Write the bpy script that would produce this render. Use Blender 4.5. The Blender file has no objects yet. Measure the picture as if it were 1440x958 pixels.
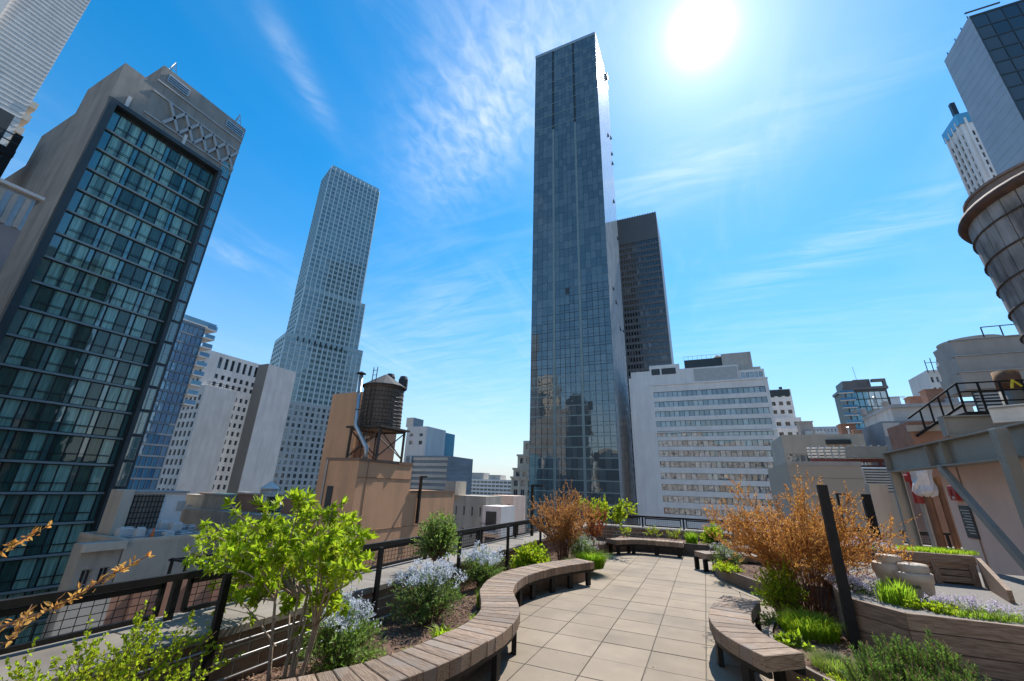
import bpy, math, random
import numpy as np
from mathutils import Vector, Matrix, Euler
SC = bpy.context.scene
COL = SC.collection
PI = math.pi
R = math.radians

# ------------------------------------------------------------------ camera
CAMZ = 1.8
YAW, PITCH, ROLL, FPX = R(24.686), R(19.767), R(1.894), 569.72   # FPX: focal length for a 1440 px wide frame
_r = Vector((math.cos(YAW), math.sin(YAW), 0)); _fh = Vector((-math.sin(YAW), math.cos(YAW), 0)); _z = Vector((0, 0, 1))
FWD = _fh*math.cos(PITCH) + _z*math.sin(PITCH)
_u = -_fh*math.sin(PITCH) + _z*math.cos(PITCH)
RGT = _r*math.cos(ROLL) + _u*math.sin(ROLL)
UPV = -_r*math.sin(ROLL) + _u*math.cos(ROLL)
cam = bpy.data.cameras.new('camera'); camo = bpy.data.objects.new('camera', cam); COL.objects.link(camo)
cam.sensor_width = 36; cam.lens = FPX/1440*36; cam.clip_start = .05; cam.clip_end = 6000
m = Matrix((RGT, UPV, -FWD)).transposed().to_4x4(); m.translation = (0, 0, CAMZ); camo.matrix_world = m
SC.camera = camo

# ------------------------------------------------------------------ sky, sun, exposure
SUN_EL, SUN_AZ = R(52.9), R(8.26)          # azimuth from +Y towards +X
S = Vector((math.sin(SUN_AZ)*math.cos(SUN_EL), math.cos(SUN_AZ)*math.cos(SUN_EL), math.sin(SUN_EL)))
world = bpy.data.worlds.new('World'); SC.world = world; world.use_nodes = True
def build_world():
    nt = world.node_tree; N = nt.nodes; L = nt.links; N.clear()
    def nd(t, **k):
        n = N.new(t)
        for a, b in k.items(): setattr(n, a, b)
        return n
    def math_(op, a, b=None, c=None, clamp=False):
        n = nd('ShaderNodeMath', operation=op, use_clamp=clamp)
        for i, v in enumerate((a, b, c)):
            if v is None: continue
            if isinstance(v, (int, float)): n.inputs[i].default_value = v
            else: L.new(v, n.inputs[i])
        return n.outputs[0]
    def mix(f, a, b, mode='MIX'):
        n = nd('ShaderNodeMix', data_type='RGBA', blend_type=mode, clamp_factor=True)
        for i, v in ((0, f), (6, a), (7, b)):
            if isinstance(v, (int, float)): n.inputs[i].default_value = v
            elif isinstance(v, tuple): n.inputs[i].default_value = (*v, 1)
            else: L.new(v, n.inputs[i])
        return n.outputs[2]
    sky = nd('ShaderNodeTexSky', sky_type='NISHITA'); sky.sun_disc = False
    sky.sun_elevation = SUN_EL; sky.sun_rotation = SUN_AZ; sky.altitude = 60
    sky.air_density = 1.0; sky.dust_density = .12; sky.ozone_density = 4.0
    hs = nd('ShaderNodeHueSaturation'); hs.inputs['Saturation'].default_value = 1.42; hs.inputs['Hue'].default_value = .490; hs.inputs['Value'].default_value = .67
    L.new(sky.outputs[0], hs.inputs['Color'])
    tc = nd('ShaderNodeTexCoord'); D = tc.outputs['Generated']
    dot = nd('ShaderNodeVectorMath', operation='DOT_PRODUCT'); L.new(D, dot.inputs[0]); dot.inputs[1].default_value = S
    d = math_('MAXIMUM', dot.outputs['Value'], 0)
    # thin cirrus on a flat layer overhead
    sp = nd('ShaderNodeSeparateXYZ'); L.new(D, sp.inputs[0])
    zc = math_('ADD', math_('MAXIMUM', sp.outputs[2], 0), .12)
    cx = math_('DIVIDE', sp.outputs[0], zc); cy = math_('DIVIDE', sp.outputs[1], zc)
    cb = nd('ShaderNodeCombineXYZ'); L.new(cx, cb.inputs[0]); L.new(cy, cb.inputs[1])
    def noise(scale, det, dist, rot, sc, off=(0, 0, 0), rough=.6):
        mp = nd('ShaderNodeMapping'); mp.inputs['Rotation'].default_value = (0, 0, rot); mp.inputs['Scale'].default_value = sc
        mp.inputs['Location'].default_value = off
        L.new(cb.outputs[0], mp.inputs[0])
        n = nd('ShaderNodeTexNoise'); n.inputs['Scale'].default_value = scale; n.inputs['Detail'].default_value = det
        n.inputs['Distortion'].default_value = dist; n.inputs['Roughness'].default_value = rough
        L.new(mp.outputs[0], n.inputs['Vector']); return n.outputs[0]
    def ramp(v, a, b):
        n = nd('ShaderNodeMapRange', interpolation_type='SMOOTHSTEP'); n.inputs[1].default_value = a; n.inputs[2].default_value = b
        L.new(v, n.inputs[0]); return n.outputs[0]
    big = ramp(noise(1.1, 3, .4, R(28), (1.5, .55, 1), CLOUD_OFF), .47, .74)
    wisp = ramp(noise(3.0, 9, 1.1, R(34), (2.2, .5, 1), (1.3, .4, 0), .62), .36, .78)
    fine = ramp(noise(26, 5, .8, R(20), (1, .8, 1), (0, 0, 0), .6), .3, .75)
    cl = math_('MULTIPLY', math_('MULTIPLY', big, .55), math_('MULTIPLY', wisp, math_('MULTIPLY_ADD', fine, .45, .62)))
    def bank(x, y, ang, rx, ry, amt, grain):          # a bank of cirrus: soft ellipse on the cloud layer
        mp = nd('ShaderNodeMapping', vector_type='TEXTURE'); mp.inputs['Location'].default_value = (x, y, 0); mp.inputs['Rotation'].default_value = (0, 0, ang); mp.inputs['Scale'].default_value = (rx, ry, 1)
        L.new(cb.outputs[0], mp.inputs[0]); ln = nd('ShaderNodeVectorMath', operation='LENGTH'); L.new(mp.outputs[0], ln.inputs[0])
        e = math_('POWER', 2.718, math_('MULTIPLY', math_('POWER', ln.outputs['Value'], 2), -1.))
        return math_('MULTIPLY', math_('MULTIPLY', e, amt), grain)
    mott = ramp(noise(30, 4, .5, R(-35), (1, .6, 1), (0, 0, 0), .55), .25, .8)
    streak = ramp(noise(5, 8, .9, R(-20), (.45, 2.2, 1), (2, 1, 0), .6), .3, .75)
    wp = math_('MULTIPLY_ADD', wisp, .55, .3)
    for b_ in ((-.36, .62, R(146), .34, .14, 1.2, math_('MULTIPLY_ADD', mott, .55, math_('MULTIPLY', wp, .55))), (.07, 1.0, R(-19), .36, .10, .6, streak), (.5, 1.5, R(-32), .45, .13, .5, streak),
               (-1.1, 1.45, R(140), .6, .3, .25, streak), (-1.5, 2.7, R(120), 1.3, .6, .3, streak), (.3, 2.2, R(-10), 1.0, .35, .22, streak), (-.73, .4, R(110), .12, .03, .6, wisp)):
        cl = math_('ADD', cl, bank(*b_))
    veil = ramp(noise(.8, 4, .6, R(40), (1.3, .5, 1), (3.1, 2.2, 0)), .42, .85)
    cloud = math_('MINIMUM', math_('MULTIPLY_ADD', veil, .12, math_('MULTIPLY', cl, .62)), .85)
    hz = math_('POWER', math_('SUBTRACT', 1, math_('MAXIMUM', sp.outputs[2], 0), clamp=True), 3.2)   # pale air low over the city
    col = mix(math_('MULTIPLY', hz, .92), hs.outputs[0], (1.95, 2.15, 2.3))
    col = mix(cloud, col, (3.0, 3.3, 3.55))
    # aureole of the sun behind the thin cloud
    g1 = math_('MULTIPLY', math_('POWER', d, 18), .7)
    g2 = math_('MULTIPLY', math_('POWER', d, 150), .9)
    g3 = math_('MULTIPLY', math_('POWER', d, 1100), 4.)
    g = math_('ADD', g1, math_('ADD', g2, g3))
    gc = nd('ShaderNodeVectorMath', operation='SCALE'); gc.inputs[0].default_value = (1, .985, .96); L.new(g, gc.inputs['Scale'])
    ad = nd('ShaderNodeVectorMath', operation='ADD'); L.new(col, ad.inputs[0]); L.new(gc.outputs[0], ad.inputs[1])
    bg = nd('ShaderNodeBackground'); bg.inputs['Strength'].default_value = .15
    L.new(ad.outputs[0], bg.inputs['Color'])
    out = nd('ShaderNodeOutputWorld'); L.new(bg.outputs[0], out.inputs['Surface'])
CLOUD_OFF = (.35, 1.9, 0)
build_world()
sl = bpy.data.lights.new('sun', 'SUN'); sl.energy = 2.9; sl.angle = R(.53); sl.color = (1, .955, .88)
so = bpy.data.objects.new('sun', sl); COL.objects.link(so); so.rotation_euler = S.to_track_quat('Z', 'Y').to_euler(); so.location = S*50
vs = SC.view_settings; vs.view_transform = 'Standard'; vs.look = 'None'; vs.exposure = 1.18; vs.gamma = 1; vs.use_curve_mapping = False
SC.cycles.max_bounces = 8; SC.cycles.transparent_max_bounces = 8; SC.cycles.sample_clamp_indirect = 8
SC.cycles.caustics_reflective = False; SC.cycles.caustics_refractive = False

# ------------------------------------------------------------------ helpers
def ray(px, py): return FPX*FWD + (px-720)*RGT - (py-479)*UPV
def at(px, py, ax, v):
    """world point where the photograph's pixel (1440 wide) meets the plane ax = v"""
    d = ray(px, py); i = 'xyz'.index(ax); o = (0, 0, CAMZ)[i]
    t = (v-o)/d[i]; return Vector((0, 0, CAMZ)) + d*t
def pol(az, dist, z=0): return Vector((math.sin(R(az))*dist, math.cos(R(az))*dist, z))

def tag(o, label=None, cat=None, group=None, kind=None):
    if label: o['label'] = label
    if cat: o['category'] = cat
    if group: o['group'] = group
    if kind: o['kind'] = kind
    return o
def thing(name, label, cat, loc=(0, 0, 0), group=None):
    o = bpy.data.objects.new(name, None); COL.objects.link(o); o.location = loc; o.empty_display_size = .2
    return tag(o, label, cat, group)
def adopt(o, P):
    if P is not None:
        o.parent = P; M = Matrix.Translation(P.matrix_basis.translation)
        Q = P.parent
        mw = P.matrix_basis.copy()
        if Q is not None: mw = Q.matrix_basis @ P.matrix_parent_inverse @ P.matrix_basis
        o.matrix_parent_inverse = mw.inverted()
    return o
def link(name, me, P=None, M=None):
    o = bpy.data.objects.new(name, me); COL.objects.link(o)
    if M is not None: o.matrix_basis = M
    return adopt(o, P)

class MB:
    def __init__(s): s.v = []; s.f = []; s.m = []
    def quad(s, a, b, c, d, m=0):
        i = len(s.v); s.v += [tuple(a), tuple(b), tuple(c), tuple(d)]; s.f.append((i, i+1, i+2, i+3)); s.m.append(m)
    def poly(s, pts, m=0):
        i = len(s.v); s.v += [tuple(p) for p in pts]; s.f.append(tuple(range(i, i+len(pts)))); s.m.append(m)
    def box(s, x0, x1, y0, y1, z0, z1, m=0, c=0):
        if x0 > x1: x0, x1 = x1, x0
        if y0 > y1: y0, y1 = y1, y0
        s.hexa([(x0, y0, z0), (x1, y0, z0), (x1, y1, z0), (x0, y1, z0), (x0, y0, z1), (x1, y0, z1), (x1, y1, z1), (x0, y1, z1)], m, c)
    def hexa(s, p, m=0, c=0):
        """8 corners, bottom ring then top ring (counter-clockwise); c chamfers the top rim"""
        i = len(s.v)
        if not c:
            s.v += [tuple(q) for q in p]
            F = [(3, 2, 1, 0), (4, 5, 6, 7), (0, 1, 5, 4), (1, 2, 6, 5), (2, 3, 7, 6), (3, 0, 4, 7)]
        else:
            P = [Vector(q) for q in p]; top = P[4:]; ctr = sum(top, Vector())/4
            low = []; ins = []
            for k in range(4):
                dn = (P[k]-top[k]).normalized(); low.append(top[k]+dn*c)
                a = (top[(k+1) % 4]-top[k]).normalized(); b = (top[(k-1) % 4]-top[k]).normalized(); ins.append(top[k]+(a+b)*c)
            s.v += [tuple(q) for q in P[:4]+low+ins]
            F = [(3, 2, 1, 0), (8, 9, 10, 11)]
            for k in range(4):
                j = (k+1) % 4; F += [(k, j, 4+j, 4+k), (4+k, 4+j, 8+j, 8+k)]
        for f in F: s.f.append(tuple(i+q for q in f)); s.m.append(m)
    def bar(s, a, b, w, h=None, m=0, up=(0, 0, 1)):
        """square bar from a to b"""
        a = Vector(a); b = Vector(b); h = h or w; d = (b-a).normalized(); u = Vector(up)
        if abs(d.dot(u)) > .98: u = Vector((0, 1, 0))
        sd = d.cross(u).normalized()*w/2; t = sd.cross(d).normalized()*h/2
        s.hexa([a-sd-t, a+sd-t, b+sd-t, b-sd-t, a-sd+t, a+sd+t, b+sd+t, b-sd+t], m)
    def tube(s, pts, rad, n=8, m=0, cap=True):
        pts = [Vector(p) for p in pts]; k = len(pts)
        if isinstance(rad, (int, float)): rad = [rad]*k
        i0 = len(s.v); ref = Vector((.13, .31, .94))
        for q in range(k):
            d = (pts[min(q+1, k-1)]-pts[max(q-1, 0)]).normalized()
            if abs(d.dot(ref)) > .97: ref = Vector((1, .1, 0))
            a = d.cross(ref).normalized(); b = d.cross(a)
            for j in range(n):
                t = 2*PI*j/n; s.v.append(tuple(pts[q]+(a*math.cos(t)+b*math.sin(t))*rad[q]))
        for q in range(k-1):
            for j in range(n):
                j2 = (j+1) % n; s.f.append((i0+q*n+j, i0+q*n+j2, i0+(q+1)*n+j2, i0+(q+1)*n+j)); s.m.append(m)
        if cap:
            s.f.append(tuple(i0+j for j in range(n))[::-1]); s.m.append(m)
            s.f.append(tuple(i0+(k-1)*n+j for j in range(n))); s.m.append(m)
    def lathe(s, c, prof, n=32, m=0):
        """prof: (radius, z) pairs round a vertical axis at c"""
        i0 = len(s.v); c = Vector(c)
        for r, z in prof:
            for j in range(n):
                t = 2*PI*j/n; s.v.append((c.x+r*math.cos(t), c.y+r*math.sin(t), c.z+z))
        for q in range(len(prof)-1):
            for j in range(n):
                j2 = (j+1) % n; s.f.append((i0+q*n+j, i0+q*n+j2, i0+(q+1)*n+j2, i0+(q+1)*n+j)); s.m.append(m)
    def mesh(s, name, mats, smooth=False):
        me = bpy.data.meshes.new(name); me.from_pydata(s.v, [], s.f)
        for q in (mats if isinstance(mats, (list, tuple)) else [mats]): me.materials.append(q)
        if len(me.materials) > 1: me.polygons.foreach_set('material_index', s.m)
        if smooth: me.polygons.foreach_set('use_smooth', [True]*len(s.f))
        me.update(); return me
    def build(s, name, mats, P=None, smooth=False, M=None): return link(name, s.mesh(name, mats, smooth), P, M)
def box_part(name, mat_, P, *b, c=0):
    q = MB(); q.box(*b, c=c); return q.build(name, mat_, P)
def npmesh(name, V, F, mats, mi=None, smooth=False):
    me = bpy.data.meshes.new(name); n, k = F.shape
    me.vertices.add(len(V)); me.vertices.foreach_set('co', np.ascontiguousarray(V, np.float32).ravel())
    me.loops.add(n*k); me.loops.foreach_set('vertex_index', np.ascontiguousarray(F, np.int32).ravel())
    me.polygons.add(n); me.polygons.foreach_set('loop_start', np.arange(0, n*k, k, dtype=np.int32))
    for q in (mats if isinstance(mats, (list, tuple)) else [mats]): me.materials.append(q)
    if mi is not None: me.polygons.foreach_set('material_index', np.asarray(mi, np.int32))
    me.update(calc_edges=True); me.validate(); return me

# ------------------------------------------------------------------ materials
def mat(name, c, c2=None, scale=3., rough=.7, bump=0., bscale=None, metal=0., rand=0., stretch=(1, 1, 1), local=False,
        island=0., ior=1.5, trans=0., detail=5., spec=None, coat=0., c3=None, dirt=None, lo=.35, hi=.65, bdist=.02, wave=None):
    M = bpy.data.materials.new(name); M.use_nodes = True; nt = M.node_tree; N = nt.nodes; L = nt.links
    B = N['Principled BSDF']; B.inputs['Roughness'].default_value = rough; B.inputs['Metallic'].default_value = metal; B.inputs['IOR'].default_value = ior
    if spec is not None: B.inputs['Specular IOR Level'].default_value = spec
    if coat: B.inputs['Coat Weight'].default_value = coat; B.inputs['Coat Roughness'].default_value = .05
    def vec(st):
        if local: s_ = N.new('ShaderNodeTexCoord').outputs['Object']
        else: s_ = N.new('ShaderNodeNewGeometry').outputs['Position']
        mp = N.new('ShaderNodeMapping'); mp.inputs['Scale'].default_value = st; L.new(s_, mp.inputs[0])
        if local:
            oi = N.new('ShaderNodeObjectInfo'); cm = N.new('ShaderNodeVectorMath'); cm.operation = 'SCALE'; cm.inputs[0].default_value = (37, 91, 53)
            L.new(oi.outputs['Random'], cm.inputs['Scale']); L.new(cm.outputs[0], mp.inputs['Location'])
        return mp.outputs[0]
    def noise(sc, st, det=detail):
        n = N.new('ShaderNodeTexNoise'); n.inputs['Scale'].default_value = sc; n.inputs['Detail'].default_value = det; n.inputs['Roughness'].default_value = .6
        L.new(vec(st), n.inputs['Vector']); return n.outputs[0]
    def mixc(f, a, b, mode='MIX'):
        n = N.new('ShaderNodeMix'); n.data_type = 'RGBA'; n.blend_type = mode
        for i, v in ((0, f), (6, a), (7, b)):
            if isinstance(v, (int, float)): n.inputs[i].default_value = v
            elif isinstance(v, tuple): n.inputs[i].default_value = (*v, 1)
            else: L.new(v, n.inputs[i])
        return n.outputs[2]
    def rng_(v, a, b, c_=0., d_=1.):
        n = N.new('ShaderNodeMapRange'); n.inputs[1].default_value = a; n.inputs[2].default_value = b; n.inputs[3].default_value = c_; n.inputs[4].default_value = d_
        L.new(v, n.inputs[0]); return n.outputs[0]
    col = c
    if c2 is not None: col = mixc(rng_(noise(scale, stretch), lo, hi), c, c2)
    if c3 is not None: col = mixc(rng_(noise(scale*.23, (1, 1, 1), 3), .52, .7), col, c3)
    if dirt is not None: col = mixc(rng_(noise(.9, (1, 1, .12), 6), .45, .75, 0, .8), col, dirt)
    src = None
    if rand: src = N.new('ShaderNodeObjectInfo').outputs['Random']; amt = rand
    if island: src = N.new('ShaderNodeNewGeometry').outputs['Random Per Island']; amt = island
    if src is not None:
        h = N.new('ShaderNodeHueSaturation'); L.new(rng_(src, 0, 1, 1-amt, 1+amt), h.inputs['Value'])
        if island: L.new(rng_(src, 0, 1, .5-amt*.05, .5+amt*.05), h.inputs['Hue'])
        if isinstance(col, tuple): h.inputs['Color'].default_value = (*col, 1)
        else: L.new(col, h.inputs['Color'])
        col = h.outputs[0]
    if isinstance(col, tuple): B.inputs['Base Color'].default_value = (*col, 1)
    else: L.new(col, B.inputs['Base Color'])
    if bump:
        b = N.new('ShaderNodeBump'); b.inputs['Strength'].default_value = bump; b.inputs['Distance'].default_value = bdist
        L.new(noise(bscale or scale*4, stretch), b.inputs['Height']); L.new(b.outputs[0], B.inputs['Normal'])
    if trans:
        t = N.new('ShaderNodeBsdfTranslucent'); x = N.new('ShaderNodeMixShader'); x.inputs[0].default_value = trans
        if isinstance(col, tuple): t.inputs[0].default_value = (*col, 1)
        else: L.new(col, t.inputs[0])
        L.new(B.outputs[0], x.inputs[1]); L.new(t.outputs[0], x.inputs[2])
        L.new(x.outputs[0], N['Material Output'].inputs['Surface'])
    return M
def glass(name, c, c2=None, ior=2.2, rough=.03, wav=.06, wscale=.5, rand=.5, frac=.5, island=False, drape=0.):
    """opaque window glass: room or curtain colour behind a strong mirror coat, panes slightly wavy"""
    M = bpy.data.materials.new(name); M.use_nodes = True; nt = M.node_tree; N = nt.nodes; L = nt.links
    B = N['Principled BSDF']; B.inputs['Roughness'].default_value = rough; B.inputs['IOR'].default_value = ior
    if island: src = N.new('ShaderNodeNewGeometry').outputs['Random Per Island']
    else: src = N.new('ShaderNodeObjectInfo').outputs['Random']
    cr = N.new('ShaderNodeValToRGB'); cr.color_ramp.interpolation = 'LINEAR'
    e = cr.color_ramp.elements; c2 = c2 or c
    e[0].position = max(frac-.08, 0); e[0].color = (*c, 1); e[1].position = min(frac+.08, 1); e[1].color = (*c2, 1)
    L.new(src, cr.inputs[0]); L.new(cr.outputs[0], B.inputs['Base Color'])
    if drape:                                   # folds and gaps of the curtains behind the pane
        gp = N.new('ShaderNodeNewGeometry'); mp = N.new('ShaderNodeMapping'); mp.inputs['Scale'].default_value = (1, 1, .06); L.new(gp.outputs['Position'], mp.inputs[0])
        mx = None
        for s_, lo_, hi_ in ((9., .25, .7), (1.3, .38, .5)):
            nn = N.new('ShaderNodeTexNoise'); nn.inputs['Scale'].default_value = s_; nn.inputs['Detail'].default_value = 2; L.new(mp.outputs[0], nn.inputs['Vector'])
            mr = N.new('ShaderNodeMapRange'); mr.inputs[1].default_value = lo_; mr.inputs[2].default_value = hi_; mr.inputs[3].default_value = 1-drape; L.new(nn.outputs[0], mr.inputs[0])
            v = N.new('ShaderNodeVectorMath'); v.operation = 'SCALE'; L.new(mx or cr.outputs[0], v.inputs[0]); L.new(mr.outputs[0], v.inputs['Scale']); mx = v.outputs[0]
        L.new(mx, B.inputs['Base Color'])
    n = N.new('ShaderNodeTexNoise'); n.inputs['Scale'].default_value = wscale; n.inputs['Detail'].default_value = 1.5
    g = N.new('ShaderNodeNewGeometry'); L.new(g.outputs['Position'], n.inputs['Vector'])
    b = N.new('ShaderNodeBump'); b.inputs['Strength'].default_value = 1; b.inputs['Distance'].default_value = wav
    L.new(n.outputs[0], b.inputs['Height']); L.new(b.outputs[0], B.inputs['Normal'])
    return M
rng = np.random.default_rng(7)
rnd = random.Random(11)
m_paver = mat('concrete_paver', (.30, .236, .168), (.262, .205, .146), 2.2, .85, .14, 60, rand=.09, dirt=(.175, .138, .10), c3=(.235, .19, .142), bdist=.004)
m_joint = mat('joint_sand', (.10, .085, .07), (.15, .13, .11), 8, .95)
m_wood = mat('weathered_wood', (.165, .098, .06), (.35, .255, .18), 12, .75, .8, 30, rand=.26, stretch=(.7, 10, 10), local=True, bdist=.008, c3=(.25, .20, .165), lo=.4, hi=.6)
m_wood2 = mat('brown_wood', (.17, .105, .066), (.33, .23, .16), 7, .75, .5, 22, rand=.14, stretch=(.9, 9, 9), local=True, bdist=.006)
m_black = mat('black_steel', (.010, .0095, .009), (.018, .016, .015), 9, .6, .1, 80, spec=.25)
m_dark = mat('dark_timber', (.05, .04, .034), (.085, .068, .055), 6, .7, .2, 40)
m_rustedge = mat('planter_edging', (.12, .085, .065), (.19, .14, .11), 5, .7, .15, 40, c3=(.07, .055, .045))
m_soil = mat('bark_mulch', (.11, .06, .038), (.20, .115, .075), 18, .95, .9, 40, bdist=.04)
m_chip = mat('bark_chip', (.22, .125, .08), None, rough=.9, island=.45)
m_brick = mat('dark_brick', (.19, .12, .08), (.27, .18, .125), 9, .85, .35, 60, rand=.22, bdist=.01)
m_mortar = mat('mortar', (.60, .55, .47), (.48, .44, .375), 12, .95, .3, 60)
m_coping = mat('coping_stone', (.27, .235, .195), (.20, .175, .145), 3, .8, .2, 50, rand=.06, c3=(.14, .12, .10), bdist=.005)
m_pipe = mat('grey_conduit', (.42, .42, .42), (.34, .34, .34), 4, .4, metal=.4)

# ---- patio: slab with square pavers
slab = MB(); slab.box(-4.1, 2.2, .2, 17.0, -.35, -.014)
floor = slab.build('patio_floor', m_joint); tag(floor, kind='structure')
PX0, PY0, PW, PH = -.2, 6.02, .594, .552
pv = MB(); j = .005
pv.box(-PW/2+j, PW/2-j, -PH/2+j, PH/2-j, -.045, 0, c=.004); me_paver = pv.mesh('paver', m_paver)
for ix in range(-6, 3):
    for iy in range(-7, 17):
        x = PX0+(ix+.5)*PW; y = PY0+(iy+.5)*PH
        if y < 2.2 and x > -2.0 or y < 3 and x > .6: continue
        if x < -2.9 and y > 4 or x > 1.3 and y < 8: continue
        link('paver', me_paver, floor, Matrix.Translation((x, y, rnd.uniform(-.0025, .001))) @ Euler((rnd.uniform(-.002, .002), rnd.uniform(-.002, .002), 0)).to_matrix().to_4x4())

def spline(P, n):
    """Catmull-Rom through P, resampled to n equal steps"""
    P = [Vector((*p, 0)) if len(p) == 2 else Vector(p) for p in P]; Q = [2*P[0]-P[1]]+P+[2*P[-1]-P[-2]]; out = []
    for i in range(1, len(Q)-2):
        for k in range(24):
            t = k/24; a, b, c, d = Q[i-1:i+3]
            out.append(.5*((2*b)+(c-a)*t+(2*a-5*b+4*c-d)*t*t+(3*b-a-3*c+d)*t**3))
    out.append(P[-1]); L = [0]
    for i in range(1, len(out)): L.append(L[-1]+(out[i]-out[i-1]).length)
    res = []; k = 0
    for i in range(n+1):
        s = L[-1]*i/n
        while k < len(L)-2 and L[k+1] < s: k += 1
        t = (s-L[k])/max(L[k+1]-L[k], 1e-9); res.append(out[k].lerp(out[k+1], t))
    return res, L[-1]
def local_hexa(name, mats, P, pts, xdir, c=0.):
    pts = [Vector(p) for p in pts]; ctr = sum(pts, Vector())/8
    x = Vector(xdir).normalized(); z = Vector((0, 0, 1)); y = z.cross(x).normalized(); z = x.cross(y)
    Rm = Matrix((x, y, z)).transposed(); inv = Rm.transposed()
    q = MB(); q.hexa([inv @ (p-ctr) for p in pts], c=c)
    M = Rm.to_4x4(); M.translation = ctr
    return q.build(name, mats, P, M=M)
def normals2d(pts):
    out = []
    for i in range(len(pts)):
        d = (pts[min(i+1, len(pts)-1)]-pts[max(i-1, 0)]).normalized(); out.append(Vector((d.y, -d.x, 0)))
    return out
def bench(label, path, width, step, legs, z=.41, th=.125, side=1):
    """bench of wide planks laid across a curved path, each plank its own block; legs at given fractions"""
    _, Ln = spline(path, 10); n = round(Ln/step); pts, _ = spline(path, n); nr = normals2d(pts)
    T = thing('curved_bench', label, 'bench', (pts[n//2].x, pts[n//2].y, 0), 'wooden plank benches on the terrace')
    for i in range(n):
        a, b = pts[i], pts[i+1]; na, nb = nr[i]*width/2, nr[i+1]*width/2
        g = (b-a).normalized()*.0035
        ring = [a+g+na, b-g+nb, b-g-nb, a+g-na]
        if (ring[1]-ring[0]).cross(ring[2]-ring[1]).z < 0: ring = ring[::-1]
        dz = rnd.uniform(-.0025, .0025); e = nr[i]*rnd.uniform(-.004, .004)
        local_hexa('plank', m_wood, T, [p+e+Vector((0, 0, z-th+dz)) for p in ring]+[p+e+Vector((0, 0, z+dz)) for p in ring], nr[i], c=.006)
    for f in legs:
        i = min(n-1, int(f*n)); a = pts[i]; t = (pts[i+1]-pts[i]).normalized()*.05; nn = nr[i]
        for s_ in ((.5, .36), (-.36, -.5)) if True else ():
            q = [a+nn*width*s_[1]*.86-t, a+nn*width*s_[0]*.86-t, a+nn*width*s_[0]*.86+t, a+nn*width*s_[1]*.86+t]
            if (q[1]-q[0]).cross(q[2]-q[1]).z < 0: q = q[::-1]
            k = MB(); k.hexa([p+Vector((0, 0, .002)) for p in q]+[p+Vector((0, 0, z-th-.004)) for p in q]); k.build('leg', m_black, T)
    for o in (-.19, .19):
        k = MB()
        for i in range(n):
            a, b = pts[i], pts[i+1]; na, nb = nr[i], nr[i+1]
            q = [a+na*(o-.02), b+nb*(o-.02), b+nb*(o+.02), a+na*(o+.02)]
            if (q[1]-q[0]).cross(q[2]-q[1]).z < 0: q = q[::-1]
            k.hexa([p+Vector((0, 0, z-th-.05)) for p in q]+[p+Vector((0, 0, z-th-.003)) for p in q])
        k.build('support_rail', m_black, T)
    return T
sc_ = 1.037
LB = [(x*sc_, y*sc_) for x, y in [(-3.35, 1.75), (-2.85, 2.25), (-2.45, 2.85), (-2.27, 3.4), (-2.2, 3.9), (-2.18, 4.35), (-2.27, 4.85), (-2.5, 5.3), (-2.75, 5.75), (-2.92, 6.3), (-2.98, 6.8), (-2.93, 7.3), (-2.8, 7.85), (-2.58, 8.4), (-2.33, 8.92)]]
bench('long serpentine plank bench along the left planter', LB, .47, .135, (.12, .2, .285, .37, .45, .53, .62, .70, .775, .85, .92, .985))
RB = [(x*sc_, y*sc_) for x, y in [(.29, 7.16), (.16, 6.6), (.10, 6.1), (.12, 5.72), (.21, 5.42), (.33, 5.2), (.49, 5.0)]]
bench('short curved plank bench at the right edge of the patio in front', RB, .46, .15, (.06, .38, .68, .93))
FB = [(-2.72, 13.45), (-2.35, 13.95), (-1.9, 14.2), (-1.3, 14.22), (-.75, 14.2)]
bench('far plank bench under the end railing, across the patio', FB, .42, .13, (.1, .38, .68, .95), z=.40)
SB = [(-.28, 12.22), (.1, 12.45), (.6, 12.6), (1.2, 12.5)]
bench('plank bench end poking out left of the big orange shrub', SB, .5, .14, (.08, .45, .9), z=.40)

# ---- planters: edging, soil, bark
def ribbon(k, pts, th, z0, z1):
    nr = normals2d(pts)
    for i in range(len(pts)-1):
        a, b = pts[i], pts[i+1]; na, nb = nr[i]*th/2, nr[i+1]*th/2
        q = [a+na, b+nb, b-nb, a-na]
        if (q[1]-q[0]).cross(q[2]-q[1]).z < 0: q = q[::-1]
        k.hexa([p+Vector((0, 0, z0)) for p in q]+[p+Vector((0, 0, z1)) for p in q])
def soil(name, front, back, zf, zb, nu=14, bumpy=.03):
    """surface between two polylines of equal length"""
    n = len(front); V = []; F = []
    for i in range(n):
        for k in range(nu+1):
            t = k/nu; p = front[i].lerp(back[i], t); z = zf+(zb-zf)*t
            z += bumpy*(math.sin(p.x*5.1+p.y*3.3)+math.sin(p.x*2.3-p.y*4.7+1))*.5 + rnd.uniform(-.012, .012)
            V.append((p.x, p.y, z))
    for i in range(n-1):
        for k in range(nu):
            a = i*(nu+1)+k; F.append((a, a+1, a+nu+2, a+nu+1))
    me = bpy.data.meshes.new(name); me.from_pydata(V, [], F); me.materials.append(m_soil); o = link(name, me); tag(o, kind='structure'); return o
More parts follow.
